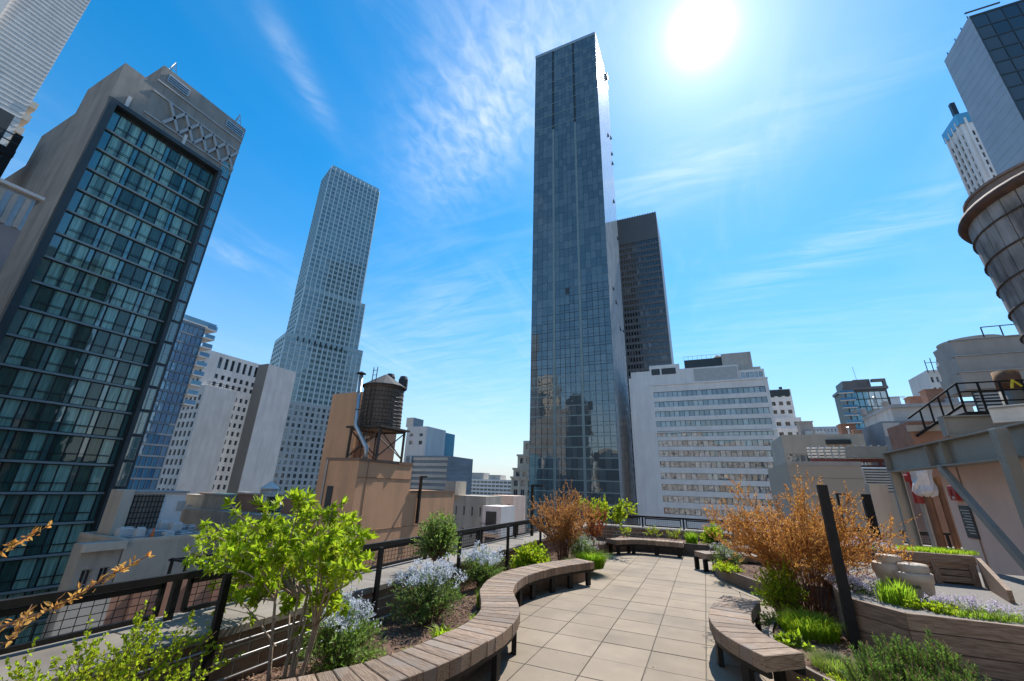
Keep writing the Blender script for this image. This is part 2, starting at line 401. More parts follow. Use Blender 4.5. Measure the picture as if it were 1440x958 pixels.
def chips(name, front, back, zf, zb, N, label):
    n = len(front); V = []; F = []
    for q in range(N):
        i = rnd.randrange(n-1); t = rnd.random(); p = front[i].lerp(back[i], t).lerp(front[i+1].lerp(back[i+1], t), rnd.random())
        z = zf+(zb-zf)*t + .03*(math.sin(p.x*5.1+p.y*3.3)+math.sin(p.x*2.3-p.y*4.7+1))*.5+.012
        a = rnd.uniform(0, PI); l = rnd.uniform(.012, .035); w = rnd.uniform(.006, .014); ti = rnd.uniform(-.5, .5)
        dx = Vector((math.cos(a), math.sin(a), ti))*l; dy = Vector((-math.sin(a), math.cos(a), rnd.uniform(-.4, .4)))*w; c = Vector((p.x, p.y, z))
        k = len(V); V += [tuple(c-dx-dy), tuple(c+dx-dy*.6), tuple(c+dx*.8+dy), tuple(c-dx*.9+dy), tuple(c+Vector((0, 0, .012)))]
        F += [(k, k+1, k+4), (k+1, k+2, k+4), (k+2, k+3, k+4), (k+3, k, k+4)]
    me = bpy.data.meshes.new(name); me.from_pydata(V, [], F); me.materials.append(m_chip); o = link(name, me); tag(o, label, 'bark mulch', kind='stuff')
WALLX = -4.15
lp = LB+[(-2.38, 9.62), (-2.62, 10.25), (-2.85, 11.2), (-2.95, 12.3), (-2.9, 13.4), (-2.75, 13.95), (-2.3, 14.5)]
lpts, _ = spline(lp, 110); lnr = normals2d(lpts)
edge = [p-n*(.10 if i < 74 else .02) for i, (p, n) in enumerate(zip(lpts, lnr))]
k = MB(); ribbon(k, edge, .035, 0, .27); ed = k.build('planter_edging', m_rustedge); tag(ed, 'dark curved edging holding the soil behind the serpentine bench', 'edging')
fr = [p-n*.03 for p, n in zip(edge, lnr)]; bk = [Vector((WALLX-.02, p.y*1.0+(0.0), 0)) for p in fr]
soil('planter_soil', fr, bk, .22, .0)
chips('bark_mulch', fr, bk, .22, .0, 5200, 'brown bark mulch covering the soil behind the serpentine bench')
rp = [(2.6, 3.9), (1.5, 4.65), (.86, 5.25), (.56, 5.85), (.52, 6.4), (.64, 7.1), (.92, 7.9), (1.15, 8.6), (1.0, 9.4), (.6, 10.2), (.25, 10.95), (.06, 11.6), (.0, 12.7), (.3, 13.6), (.4, 14.6)]
rpts, _ = spline(rp, 90); rnr = normals2d(rpts)
k = MB(); ribbon(k, rpts, .035, 0, .25); ed = k.build('planter_edging', m_rustedge); tag(ed, 'dark curved edging round the planter with the big orange shrub', 'edging')
fr2 = [p+n*.03 for p, n in zip(rpts, rnr)]; bk2 = [Vector((3.4, p.y, 0)) for p in fr2]
soil('planter_soil', fr2, bk2, .2, .22)
chips('bark_mulch', fr2, bk2, .2, .22, 3600, 'brown bark mulch under the big orange shrub and dwarf pine')
k = MB(); ribbon(k, [p-n*.13 for p, n in zip(rpts[:62], rnr)], .2, .0025, .0065); kb = k.build('curved_kerb', m_paver); tag(kb, kind='structure')
fp = [Vector((-3.0, 14.3, 0)), Vector((-2.4, 14.62, 0)), Vector((-1.7, 14.68, 0)), Vector((-.8, 14.66, 0)), Vector((.1, 14.62, 0)), Vector((1.2, 14.5, 0)), Vector((3.4, 14.5, 0))]
k = MB(); ribbon(k, fp, .05, 0, .33); ed = k.build('planter_edging', m_dark); tag(ed, 'straight dark timber edging behind the far bench', 'edging')
soil('planter_soil', [p+Vector((0, .03, 0)) for p in fp], [Vector((p.x, 17.0, 0)) for p in fp], .26, .2)

# ---- parapet walls, coping, bricks
def parapet(label, x0, x1, y0, y1, face, along, brick_rng, nstuff=True):
    T = thing('parapet_wall', label, 'wall', ((x0+x1)/2, (y0+y1)/2, -.3))
    box_part('mortar_core', m_mortar, T, x0, x1, y0, y1, -1.0, .438)
    L0, L1 = (y0, y1) if along == 'y' else (x0, x1); n = round((L1-L0)/.92); st = (L1-L0)/n
    for i in range(n):
        a, b = L0+i*st+.004, L0+(i+1)*st-.004; dz = rnd.uniform(0, .004)
        if along == 'y': box_part('coping_stone', m_coping, T, x0-.05, x1+.05, a, b, .44, .505+dz, c=.008)
        else: box_part('coping_stone', m_coping, T, a, b, y0-.05, y1+.05, .44, .505+dz, c=.008)
    bw, bh, jt = .23, .092, .022
    q = MB()
    if along == 'y': q.box(0, .012, -bw/2, bw/2, -bh/2, bh/2)
    else: q.box(-bw/2, bw/2, -.012, 0, -bh/2, bh/2)
    me = q.mesh('brick', m_brick); far = MB()
    for r_ in range(5):
        z = .438-.012-bh/2-r_*(bh+jt); s = L0+(.12 if r_ % 2 else 0)
        while s < L1-.1:
            c = s+bw/2; pos = (face, c, z) if along == 'y' else (c, face, z)
            if brick_rng[0] < c < brick_rng[1]: link('brick', me, T, Matrix.Translation(pos))
            elif along == 'y': far.box(face, face+.012, c-bw/2, c+bw/2, z-bh/2, z+bh/2)
            else: far.box(c-bw/2, c+bw/2, face-.012, face, z-bh/2, z+bh/2)
            s += bw+jt
    if far.v: tag(far.build('brick_courses', m_brick, T), kind='stuff')
    return T
parapet('dark brick parapet wall with pale stone coping along the left planter', -4.9, WALLX, .6, 17.7, WALLX, 'y', (1.6, 9.5))
parapet('brick parapet with pale coping crossing behind the far bench', -4.08, 7.0, 17.0, 17.7, 17.0, 'x', (-3.2, 2.6))
for z, y1, lab in ((.37, 4.9, 'upper pale conduit running along the brick parapet behind the bright green shrub'), (.24, 4.6, 'middle pale conduit along the brick parapet low behind the shrub stems'), (.1, 5.6, 'lowest pale conduit at the foot of the brick parapet')):
    k = MB(); k.tube([(WALLX+.05, 1.2, z), (WALLX+.05, y1, z), (WALLX+.05, y1+.03, z-.05), (WALLX+.05, y1+.03, max(z-.16, .0))], .009, 8); tag(k.build('conduit_pipe', m_pipe, smooth=True), lab, 'pipe')

# ---- railings
def railing(label, a, b, posts, zt=.9, zb=.56, sq=.08, brace=None, gap=.12, bars=False):
    a = Vector(a); b = Vector(b); d = (b-a).normalized(); nrm = Vector((d.y, -d.x, 0))
    T = thing('railing', label, 'railing', (a.x, a.y, .5))
    k = MB(); k.bar(a+Vector((0, 0, zt-.03)), b+Vector((0, 0, zt-.03)), .06, .06); k.build('top_rail', m_black, T)
    for s in posts:
        p = a+d*s
        q = MB(); q.box(p.x-.028, p.x+.028, p.y-.028, p.y+.028, .5, zt-.06); q.build('post', m_black, T)
        if brace:
            q = MB(); q.box(p.x+brace, p.x+brace+.045, p.y-.03, p.y+.03, -.05, zt+.07); q.build('wall_post', m_black, T)
    for s0, s1 in zip(posts[:-1], posts[1:]):
        q = MB(); s0 += gap; s1 -= gap
        for zz in (zb, zt-.09): q.bar(a+d*s0+Vector((0, 0, zz)), a+d*s1+Vector((0, 0, zz)), .035, .04)
        for ss in (s0, s1): q.bar(a+d*ss+Vector((0, 0, zb)), a+d*ss+Vector((0, 0, zt-.06)), .035, .04)
        f = q.build('panel_frame', m_black, T); q = MB()
        n = int((s1-s0)/(sq if not bars else sq*1.0))
        for i in range(1, n):
            p = a+d*(s0+(s1-s0)*i/n); q.bar(p+Vector((0, 0, zb)), p+Vector((0, 0, zt-.09)), .0045)
        if not bars:
            nz = int((zt-.09-zb)/sq)
            for i in range(1, nz+1):
                zz = zb+(zt-.09-zb)*i/(nz+1); q.bar(a+d*s0+Vector((0, 0, zz)), a+d*s1+Vector((0, 0, zz)), .0055)
        else:
            zz = zb+.07; q.bar(a+d*s0+Vector((0, 0, zz)), a+d*s1+Vector((0, 0, zz)), .012)
        q.build('wire_mesh', m_black, f)
    return T
RX = -4.78
railing('black steel railing with wire mesh panels on the left parapet', (RX, .7, 0), (RX, 17.3, 0), [2.1+2.06*i-2.06 for i in range(9)], brace=.69)
railing('black railing with mesh panels at the far end of the patio', (-4.7, 17.35, 0), (6.6, 17.35, 0), [.9, 2.42, 3.86, 5.3, 6.75, 8.2, 9.65, 11.1], gap=.1, brace=None, sq=.065)
# ================================================================== the city
GZ = -48.
m_ground = mat('city_ground', (.12, .115, .11), (.15, .145, .135), .05, .9)
g = MB(); g.quad((-3000, -3000, GZ), (3000, -3000, GZ), (3000, 3000, GZ), (-3000, 3000, GZ)); tag(g.build('ground', m_ground), kind='structure')

Zv = Vector((0, 0, 1))
def facade(wall, O, n, W, zb, zt, us, zs, depth, wins, pm=0, m=0):
    """wall sheet with real openings and reveals; openings are recorded in wins as (centre, u, n, w, h, tag)"""
    O = Vector((O[0], O[1], 0)); n = Vector(n).normalized(); u = Zv.cross(n).normalized()
    P = lambda a, z, d=0: O+u*a+Zv*z-n*d
    z = zb
    for z0, z1 in sorted(zs):
        if z0 > z+1e-4: wall.quad(P(0, z), P(W, z), P(W, z0), P(0, z0), m)
        a = 0
        for u0, u1 in us:
            if u0 > a+1e-4: wall.quad(P(a, z0), P(u0, z0), P(u0, z1), P(a, z1), m)
            wall.quad(P(u0, z0), P(u1, z0), P(u1, z0, depth), P(u0, z0, depth), m); wall.quad(P(u0, z1, depth), P(u1, z1, depth), P(u1, z1), P(u0, z1), m)
            wall.quad(P(u0, z0, depth), P(u0, z1, depth), P(u0, z1), P(u0, z0), m); wall.quad(P(u1, z0), P(u1, z1), P(u1, z1, depth), P(u1, z0, depth), m)
            wins.append((P((u0+u1)/2, (z0+z1)/2, depth-.02), u, n, u1-u0, z1-z0, pm)); a = u1
        if a < W-1e-4: wall.quad(P(a, z0), P(W, z0), P(W, z1), P(a, z1), m)
        z = z1
    if zt > z+1e-4: wall.quad(P(0, z), P(W, z), P(W, zt), P(0, zt), m)
def spread(a, b, n, frac):
    st = (b-a)/n; return [(a+i*st+st*(1-frac)/2, a+(i+1)*st-st*(1-frac)/2) for i in range(n)]
def rows(z0, step, n, h): return [(z0+i*step, z0+i*step+h) for i in range(n)]
_wm = {}
def pane_mesh(w, h, mats, nx, nz, fr, prof):
    key = (round(w, 2), round(h, 2), tuple(x.name for x in mats), nx, str(nz), fr, prof)
    if key in _wm: return _wm[key]
    q = MB(); q.quad((-w/2, 0, -h/2), (w/2, 0, -h/2), (w/2, 0, h/2), (-w/2, 0, h/2), 0)
    def b(x0, x1, z0, z1): q.box(x0, x1, -prof, .01, z0, z1, 1)
    if fr:
        b(-w/2, w/2, -h/2, -h/2+fr); b(-w/2, w/2, h/2-fr, h/2); b(-w/2, -w/2+fr, -h/2+fr, h/2-fr); b(w/2-fr, w/2, -h/2+fr, h/2-fr)
        for i in range(1, nx): x = -w/2+w*i/nx; b(x-fr/2, x+fr/2, -h/2+fr, h/2-fr)
        for f in (nz if isinstance(nz, (list, tuple)) else [i/nz for i in range(1, nz)]): zz = -h/2+h*f; b(-w/2+fr, w/2-fr, zz-fr/2, zz+fr/2)
    me = q.mesh('window', mats); _wm[key] = me; return me
def windows(T, wins, mats, limit=300, nx=1, nz=1, fr=.06, prof=.05, tilt=.0025, name='window'):
    wins = sorted(wins, key=lambda w: (w[0]-Vector((0, 0, CAMZ))).length if w[0].z > -6 else 1e6)
    rest = MB(); glassy = [mats[0], mats[1]]
    for i, (c, u, n, w, h, pm) in enumerate(wins):
        M = Matrix((u, -n, Zv)).transposed() @ Euler((rnd.gauss(0, tilt), 0, rnd.gauss(0, tilt))).to_matrix()
        if i < limit:
            link(name, pane_mesh(w, h, mats, nx, nz, fr, prof), T, Matrix.Translation(c) @ M.to_4x4())
        else:
            f = lambda a, z, d=0: c + M @ Vector((a, -d, z))
            rest.quad(f(-w/2, -h/2), f(w/2, -h/2), f(w/2, h/2), f(-w/2, h/2), 0)
            if fr:
                for x0, x1, z0, z1 in [(-w/2, w/2, -h/2, -h/2+fr), (-w/2, -w/2+fr, -h/2, h/2)]+[(-w/2+w*k_/nx-fr/2, -w/2+w*k_/nx+fr/2, -h/2, h/2) for k_ in range(1, nx)]:
                    rest.quad(f(x0, z0, .03), f(x1, z0, .03), f(x1, z1, .03), f(x0, z1, .03), 1)
    if rest.v: tag(rest.build('far_windows', [mats[2] if len(mats) > 2 else mats[0], mats[1]], T), kind='stuff')
def shell(k, x0, x1, y0, y1, zb, zt, skip='', m=0):
    if 's' not in skip: k.quad((x0, y0, zb), (x1, y0, zb), (x1, y0, zt), (x0, y0, zt), m)      # faces the camera side (-Y)
    if 'n' not in skip: k.quad((x1, y1, zb), (x0, y1, zb), (x0, y1, zt), (x1, y1, zt), m)
    if 'e' not in skip: k.quad((x1, y0, zb), (x1, y1, zb), (x1, y1, zt), (x1, y0, zt), m)
    if 'w' not in skip: k.quad((x0, y1, zb), (x0, y0, zb), (x0, y0, zt), (x0, y1, zt), m)
    if 'r' not in skip: k.quad((x0, y0, zt), (x1, y0, zt), (x1, y1, zt), (x0, y1, zt), m)
def bld(name, label, x, y, cat='building', group=None): return thing(name, label, cat, (x, y, GZ), group)

m_frame = mat('dark_mullion', (.045, .05, .052), None, rough=.4, metal=.5)
m_lframe = mat('pale_mullion', (.42, .44, .45), None, rough=.4, metal=.5)
m_conc = mat('grey_concrete', (.52, .47, .41), (.44, .395, .345), .35, .9, .15, 6, dirt=(.35, .315, .28))
m_conc2 = mat('light_concrete', (.72, .67, .62), (.64, .60, .555), .3, .9, .1, 6, dirt=(.54, .505, .47))
m_char = mat('charcoal_panel', (.04, .045, .045), (.052, .057, .056), .5, .5)

# ---- hotel: glass front facing the terrace, grey concrete behind
g_hotel = glass('hotel_glass', (.06, .13, .10), (.34, .56, .45), 1.6, .03, .012, .8, frac=.42, drape=.55)
g_hotel_d = glass('hotel_side_glass', (.045, .13, .115), (.07, .19, .17), 2.2, .03, .01, .5)
def hotel():
    X = -60.; m_hc = mat('hotel_concrete', (.34, .305, .265), (.27, .245, .215), .35, .9, .15, 6, dirt=(.19, .17, .15)); m_slab = mat('slab_edge', (.30, .32, .30), None, rough=.6); T = bld('hotel_building', 'dark framed hotel block with curtained green glass front, at the left edge', -70, 20)
    y0, y1 = 12.58, 27.2; fl = 2.9; gt = 43.6
    k = MB(); shell(k, -70, X-.5, y0, y1-11.4, GZ, 50.4, 'e'); shell(k, -80, -70, y0+.05, y1, GZ, 46.3, ''); shell(k, -92, -80, y0+.1, y1, GZ, 41.2, '')
    shell(k, -70, X-.5, y1-11.4, y1, GZ, 51.5, '')
    k.quad((X-.5, y0, gt), (X-.5, y1-11.4, gt), (X-.5, y1-11.4, 50.4), (X-.5, y0, 50.4))
    k.build('wall', m_hc, T)
    q = MB(); q.box(X-.55, X-.45, y0, y1, GZ, gt+1.2); q.build('glass_backing', m_char, T)
    q = MB(); q.box(X-.45, X+.55, y0, 13.25, GZ, gt+.55); q.box(X-.45, X+.55, 25.15, 25.6, GZ, gt+.55); q.box(X-.45, X+.55, 13.25, 25.15, gt, gt+.55); q.build('dark_frame', m_char, T)
    q = MB(); q.box(X-.449, X-.06, y0-.02, 12.75, GZ, gt+.3); q.build('corner_pier', m_hc, T)
    # floor slabs proud of the glass
    nf = int((gt-GZ)/fl)+1
    for i in range(nf):
        z = gt-.55-i*fl
        if z < -26: break
        if i: box_part('floor_slab', m_slab, T, X-.44, X-.1, 13.26, 25.14, z+.04, z+.26)
        if i < 20:
            q = MB(); q.bar((X-.12, 14.3, z-1.75), (X-.12, 24.4, z-1.75), .04, .05)
            q.build('guard_rail', m_frame, T)
    wins = []; side = []
    for i in range(24):
        zt_ = gt-.55-i*fl+ (0 if i else .1); zb_ = zt_-fl+.3
        u = 14.15
        for p in range(4):
            for h in range(2):
                wins.append((Vector((X-.38, u+h*1.12+.56, (zt_+zb_)/2)), Vector((0, 1, 0)), Vector((1, 0, 0)), 1.1, zt_-zb_, 0))
            u += 2.24
            if p < 3:
                side.append((Vector((X-.40, u+.25, (zt_+zb_)/2)), Vector((0, 1, 0)), Vector((1, 0, 0)), .47, zt_-zb_, 0)); u += .52
        side.append((Vector((X-.38, 13.71, (zt_+zb_)/2)), Vector((0, 1, 0)), Vector((1, 0, 0)), .84, zt_-zb_, 0))
        side.append((Vector((X-.38, 24.93, (zt_+zb_)/2)), Vector((0, 1, 0)), Vector((1, 0, 0)), .42, zt_-zb_, 0))
    windows(T, wins, [g_hotel, m_frame], 300, 1, [.3], .05, .05)
    windows(T, side, [g_hotel_d, m_frame], 200, 1, 1, .04, .04, name='side_window')
    # blue strip right of the frame
    st = []
    for i in range(26):
        z = 45.2-i*fl
        for p in range(2): st.append((Vector((X-.43, 25.98+p*.62, z)), Vector((0, 1, 0)), Vector((1, 0, 0)), .6, fl-.35, 0))
    windows(T, st, [g_hotel_d, m_lframe], 60, 1, 2, .04, .05, name='strip_window')
    # mechanical screen on the roof
    q = MB(); a0, a1 = 15.8, 27.2
    for z in (45.6, 49.3, 51.2): q.box(X-.5, X-.34, a0, a1, z, z+.22)
    n = 5
    for i in range(n):
        ya = a0+2+(a1-a0-2.1)*i/n; yb = a0+2+(a1-a0-2.1)*(i+1)/n
        q.bar((X-.36, ya, 45.8), (X-.36, yb, 49.3), .26, .34); q.bar((X-.36, ya, 49.3), (X-.36, yb, 45.8), .26, .32)
    q.build('cross_bracing', mat('bracing_grey', (.40, .40, .39), None, rough=.6), T)
    q = MB(); q.box(X-6, X-.42, a0, a1, 51.5, 54.0); q.build('roof_screen', m_hc, T)
    for yy in (16.6, 24.4):
        q = MB(); q.box(X-.41, X-.3, yy, yy+2.6, 52.0, 53.3); sg = q.build('louvre', m_lframe, T)
        for j in range(3): box_part('blade', m_frame, sg, X-.3, X-.26, yy+.1, yy+2.5, 52.2+j*.36, 52.34+j*.36)
    for yy in (17.0, 26.2):
        q = MB()
        for dx, dy in ((0, -.6), (0, .6), (-1.2, 0)): q.bar((X-1.2+dx, yy+dy, 54), (X-1.4, yy, 56.6), .09)
        q.bar((X-1.2, yy-.3, 55.3), (X-1.2, yy+.3, 55.3), .07); q.build('hoist_frame', m_lframe, T)
    for yy, zz in ((14.0, 44.1), (20.4, 44.2)):
        q = MB(); q.box(X-.49, X-.3, yy, yy+.35, zz, zz+2.2); q.build('vent_post', m_conc2, T)
hotel()

# ---- blue glass slab with balconies beyond the hotel
g_blue = glass('blue_glass', (.05, .20, .36), (.09, .29, .44), 2.3, .03, .012, .5, frac=.5)
def balcony_block():
    X = -112.; T = bld('apartment_building', 'blue glass apartment block with corner balconies, just right of the hotel', -122, 52)
    zt = 37.6; y1 = 55.8; y0 = 41.
    k = MB(); shell(k, -132, X, y0, y1, GZ, zt, 'e')
    wins = []; facade(k, (X, y0), (1, 0, 0), y1-y0, GZ, zt, spread(.2, y1-y0-.2, 13, .94), rows(-1.4, 2.42, 16, 2.02), .15, wins)
    k.build('wall', mat('blue_grey_panel', (.20, .24, .28), (.25, .29, .33), .3, .6), T)
    windows(T, wins, [g_blue, m_frame], 210, 1, 1, .05, .06)
    for i in range(9):
        z = 37.3-i*2.42
        q = MB(); q.box(X-6, X+.9, y1-.2, y1+2.3, z-.25, z); b = q.build('balcony', m_conc2, T)
        gq = MB(); gq.box(X-6, X+.85, y1+2.2, y1+2.26, z, z+1.05); gq.box(X+.8, X+.86, y1-.1, y1+2.2, z, z+1.05); gq.build('glass_guard', g_blue, b)
    q = MB(); q.box(X-10, X+.1, y1-6, y1+2.4, zt, zt+.3); q.build('roof_slab', m_conc2, T)
    gq = MB(); gq.box(X+.0, X+.06, y1-6, y1+2.3, zt+.3, zt+1.5); gq.build('roof_guard', g_blue, T)
balcony_block()

# ---- grey slab block with punched windows
g_dark = glass('dark_window', (.012, .015, .02), (.03, .04, .05), 1.9, .04, .03, .6)
g_darki = glass('dark_window_far', (.012, .015, .02), (.05, .06, .07), 1.9, .04, .03, .6, island=True)
m_grey = mat('blue_grey_wall', (.58, .57, .565), (.50, .49, .49), .25, .85, .05, 5, dirt=(.40, .395, .395))
m_taupe = mat('taupe_wall', (.24, .205, .175), (.21, .18, .155), .2, .9)
def grey_block():
    T = bld('office_building', 'pale grey block with punched windows and a blank wall, left of the silver tower', -140, 75)
    wins = []; k = MB()
    # low wing: blank to the side, windows to the camera
    shell(k, -152, -128, 68.2, 77.5, GZ, 26.6, 's')
    facade(k, (-152, 68.2), (0, -1, 0), 24, GZ, 26.6, spread(.4, 23.6, 11, .55), rows(-16, 2.55, 16, 1.6), .3, wins)
    shell(k, -152, -130, 67.3, 86, 26.5, 37.2, 'es')
    facade(k, (-130, 67.3), (1, 0, 0), 18.7, 26.55, 37.2, spread(3, 16.4, 7, .5), [(27.2, 28.5), (29.4, 30.8), (32.6, 36.0)], .3, wins)
    facade(k, (-152, 67.3), (0, -1, 0), 22, 26.55, 37.2, spread(.4, 21.6, 10, .55), rows(27.2, 2.55, 4, 1.6), .3, wins)
    shell(k, -152, -130, 77.5, 86, GZ, 26.5, 'er')
    facade(k, (-130, 77.5), (1, 0, 0), 8.5, GZ, 26.55, spread(.4, 7.0, 4, .5), rows(-12, 2.55, 15, 1.35), .3, wins)
    k.build('wall', m_grey, T)
    windows(T, wins, [g_dark, m_lframe, g_darki], 300, 1, 1, .05, .05)
    k = MB(); shell(k, -124, -119.5, 79.4, 89.4, GZ, 35.2, ''); k.build('blank_wing', m_grey, T)
    q = MB(); q.box(-124, -119.4, 79.2, 79.4, GZ, 35.3); q.build('brown_return', m_taupe, T)
    q = MB()
    for i in range(7): q.bar((-128.3, 69+i*1.4, 26.6), (-128.3, 69+i*1.4, 27.7), .1)
    q.bar((-128.3, 68.3, 27.7), (-128.3, 77.4, 27.7), .12); q.bar((-128.3, 68.3, 27.1), (-128.3, 77.4, 27.1), .1); q.build('roof_rail', m_frame, T)
grey_block()

# ---- silver residential tower with setbacks (turned 22 degrees off the grid)
g_silver = glass('silver_glass', (.09, .15, .16), (.16, .25, .26), 2.3, .06, .01, .5, island=True)
g_silver1 = glass('silver_glass_near', (.08, .14, .15), (.14, .23, .24), 2.3, .06, .01, .5)
m_silver = mat('silver_panel', (.37, .45, .46), (.31, .39, .40), .2, .35, metal=.2); m_fin = mat('silver_rib', (.66, .70, .70), None, rough=.4, metal=.15)
m_silver2 = mat('grey_stone_panel', (.42, .42, .41), (.36, .365, .36), .2, .6)
def silver_tower():
    u = Vector((math.sin(R(22.7)), math.cos(R(22.7)), 0)); n = Vector((u.y, -u.x, 0))
    P1 = pol(-54.6, 240); T = bld('residential_tower', 'tall slim silver tower with setbacks standing left of centre', P1.x, P1.y)
    wins = []; winL = []; k = MB()
    def tier(ua, ub, dep, zb, zt, nc, out=0., op=.6, mm=0, wl=None):
        A = P1+u*ua+n*out; W = ub-ua
        B = A-n*dep
        # broad front, narrow left face, plain back and right, roof
        facade(k, A, n, W, zb, zt, spread(.4, W-.4, nc, op), rows(zb+.7, 3.1, int((zt-zb-.7)/3.1), 1.95), .25, wl if wl is not None else wins, m=mm)
        facade(k, B, -u, dep, zb, zt, spread(.5, dep-.5, 5, .66), rows(zb+.7, 3.1, int((zt-zb-.7)/3.1), 2.1), .45, wl if wl is not None else wins, m=mm)
        C_ = A+u*W; D_ = B+u*W
        z_ = lambda p, z: (p.x, p.y, z)
        k.quad(z_(C_, zb), z_(D_, zb), z_(D_, zt), z_(C_, zt), mm); k.quad(z_(D_, zb), z_(B, zb), z_(B, zt), z_(D_, zt), mm)
        k.quad(z_(A, zt), z_(C_, zt), z_(D_, zt), z_(B, zt), mm)
    tier(0, 33.7, 17, 106, 190.5, 12, op=.7)
    tier(.3, 36.6, 18, 76, 106, 13, .6, .7)
    tier(-3.6, 39.5, 21, 40, 76, 15, 1.2, .7)
    tier(-3.6, 39.5, 21, GZ, 40, 15, 1.21, .5, 1, winL)
    k.build('wall', [m_silver, m_silver2], T)
    windows(T, winL, [glass('grey_window', (.06, .07, .075), (.22, .24, .24), 1.8), m_frame, glass('grey_window_far', (.06, .07, .075), (.22, .24, .24), 1.8, island=True)], 120, 1, 1, .0)
    windows(T, wins, [g_silver1, m_lframe, g_silver], 160, 2, 1, .09)
    q = MB()
    for i in range(13):                       # vertical fins
        a = P1+u*(.4+i*32.9/12)+n*.12; q.bar(a+Zv*106, a+Zv*191.6, .34, .3)
    for i in range(14): a = P1+u*(.5+i*35.8/13)+n*.72; q.bar(a+Zv*76, a+Zv*106.5, .3, .3)
    for i in range(16): a = P1+u*(-3.3+i*42.5/15)+n*1.32; q.bar(a+Zv*40, a+Zv*72, .28, .3)
    for i in range(9): a = P1+u*(2.5+i*3)+n*1.26; q.bar(a+Zv*72.6, a+Zv*75.0, 1.9, .16, 1)
    q.build('fin', [m_fin, m_frame], T)
    q = MB(); A = P1-n*8; q.bar(A+u*1+Zv*191.8, A+u*32.7+Zv*191.8, 15.5, 2.5, 0); q.build('crown', m_silver, T)
silver_tower()

# ---- central glass tower
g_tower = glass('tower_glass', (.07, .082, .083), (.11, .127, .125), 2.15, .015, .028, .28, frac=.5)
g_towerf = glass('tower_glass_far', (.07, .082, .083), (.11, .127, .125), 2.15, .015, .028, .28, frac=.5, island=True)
g_side = glass('tower_side_glare_glass', (.50, .51, .52), (.60, .61, .62), 3.0, .06, .01, .3, island=True)  # pale base paints the glare of sun and bright sky on this side
m_pier = mat('grey_green_pier', (.24, .28, .27), (.2, .24, .23), .3, .35, metal=.2)
def glass_tower():
    x0, x1, y0, y1, zt = -52., -22.9, 130., 160., 200.6
    T = bld('glass_tower', 'tallest dark glass tower in the middle, its right side glaring in the sun', -37, 140)
    k = MB(); shell(k, x0+.25, x1-.25, y0+.25, y1, GZ, zt-.3); k.build('core', m_char, T)
    wins = []; side = []
    fl = 3.36; nf = int((zt-2+26)/fl); W = x1-x0
    piers = [(8.4, 9.3), (18.2, 19.1)]
    cols = []
    for a, b, n in ((.0, 8.4, 4), (9.3, 18.2, 5), (19.1, W, 5)):
        cols += [(a+(b-a)*i/n, a+(b-a)*(i+1)/n) for i in range(n)]
    for i in range(nf):
        zb = zt-1.6-(i+1)*fl
        for a, b in cols:
            wins.append((Vector((x0+(a+b)/2, y0, zb+fl/2)), Vector((1, 0, 0)), Vector((0, -1, 0)), b-a, fl, 0))
        for j in range(12):
            a = (y1-y0)*j/12; b = (y1-y0)*(j+1)/12
            side.append((Vector((x1, y0+(a+b)/2, zb+fl/2)), Vector((0, 1, 0)), Vector((1, 0, 0)), b-a, fl, 0))
    windows(T, wins, [g_tower, m_frame, g_towerf], 300, 1, [.32], .075, .05, tilt=.0022)
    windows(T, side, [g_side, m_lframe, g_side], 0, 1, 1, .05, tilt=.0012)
    for a, b in piers: box_part('pier', m_pier, T, x0+a, x0+b, y0-.08, y0+.2, -26, 150)
    for i in range(0, nf, 1):
        z = zt-1.6-i*fl
        if z > 150 and i % 2 == 0 or z < 40: box_part('floor_band', m_pier, T, x0, x1, y0-.06, y0+.1, z-.16, z+.16)
    q = MB(); q.box(x0-.15, x1+.15, y0-.15, y0+.5, zt-1.6, zt); q.box(x0-.15, x0+.35, y0, y1, zt-1.6, zt); q.box(x1-.35, x1+.15, y0, y1, zt-1.6, zt); q.build('parapet_band', m_lframe, T)
    q = MB(); q.box(x1-.6, x1+.9, y1-6, y1-4, zt, zt+3); q.build('roof_unit', m_char, T)
    q = MB()
    for px, py in ((855, 190), (862, 205), (861, 218), (866, 246), (863, 283), (868, 335), (862, 405), (866, 425), (872, 462), (876, 465)):
        c = at(px, py, 'x', x1); c.y = min(c.y, y1-1.5); q.hexa([(x1, c.y-.5, c.z-.8), (x1+.5, c.y-.5, c.z-.8), (x1+.5, c.y+.5, c.z-.8), (x1, c.y+.5, c.z-.8), (x1, c.y-.5, c.z+.9), (x1+.06, c.y-.5, c.z+.9), (x1+.06, c.y+.5, c.z+.9), (x1, c.y+.5, c.z+.9)])
    q.build('open_vent', m_char, T)
    for px, py in ((798, 409), (830, 570), (839, 642)):
        c = at(px, py, 'y', y0); box_part('open_window', m_char, T, c.x-.8, c.x+.8, y0-.12, y0+.1, c.z-1.5, c.z+1.2)
glass_tower()

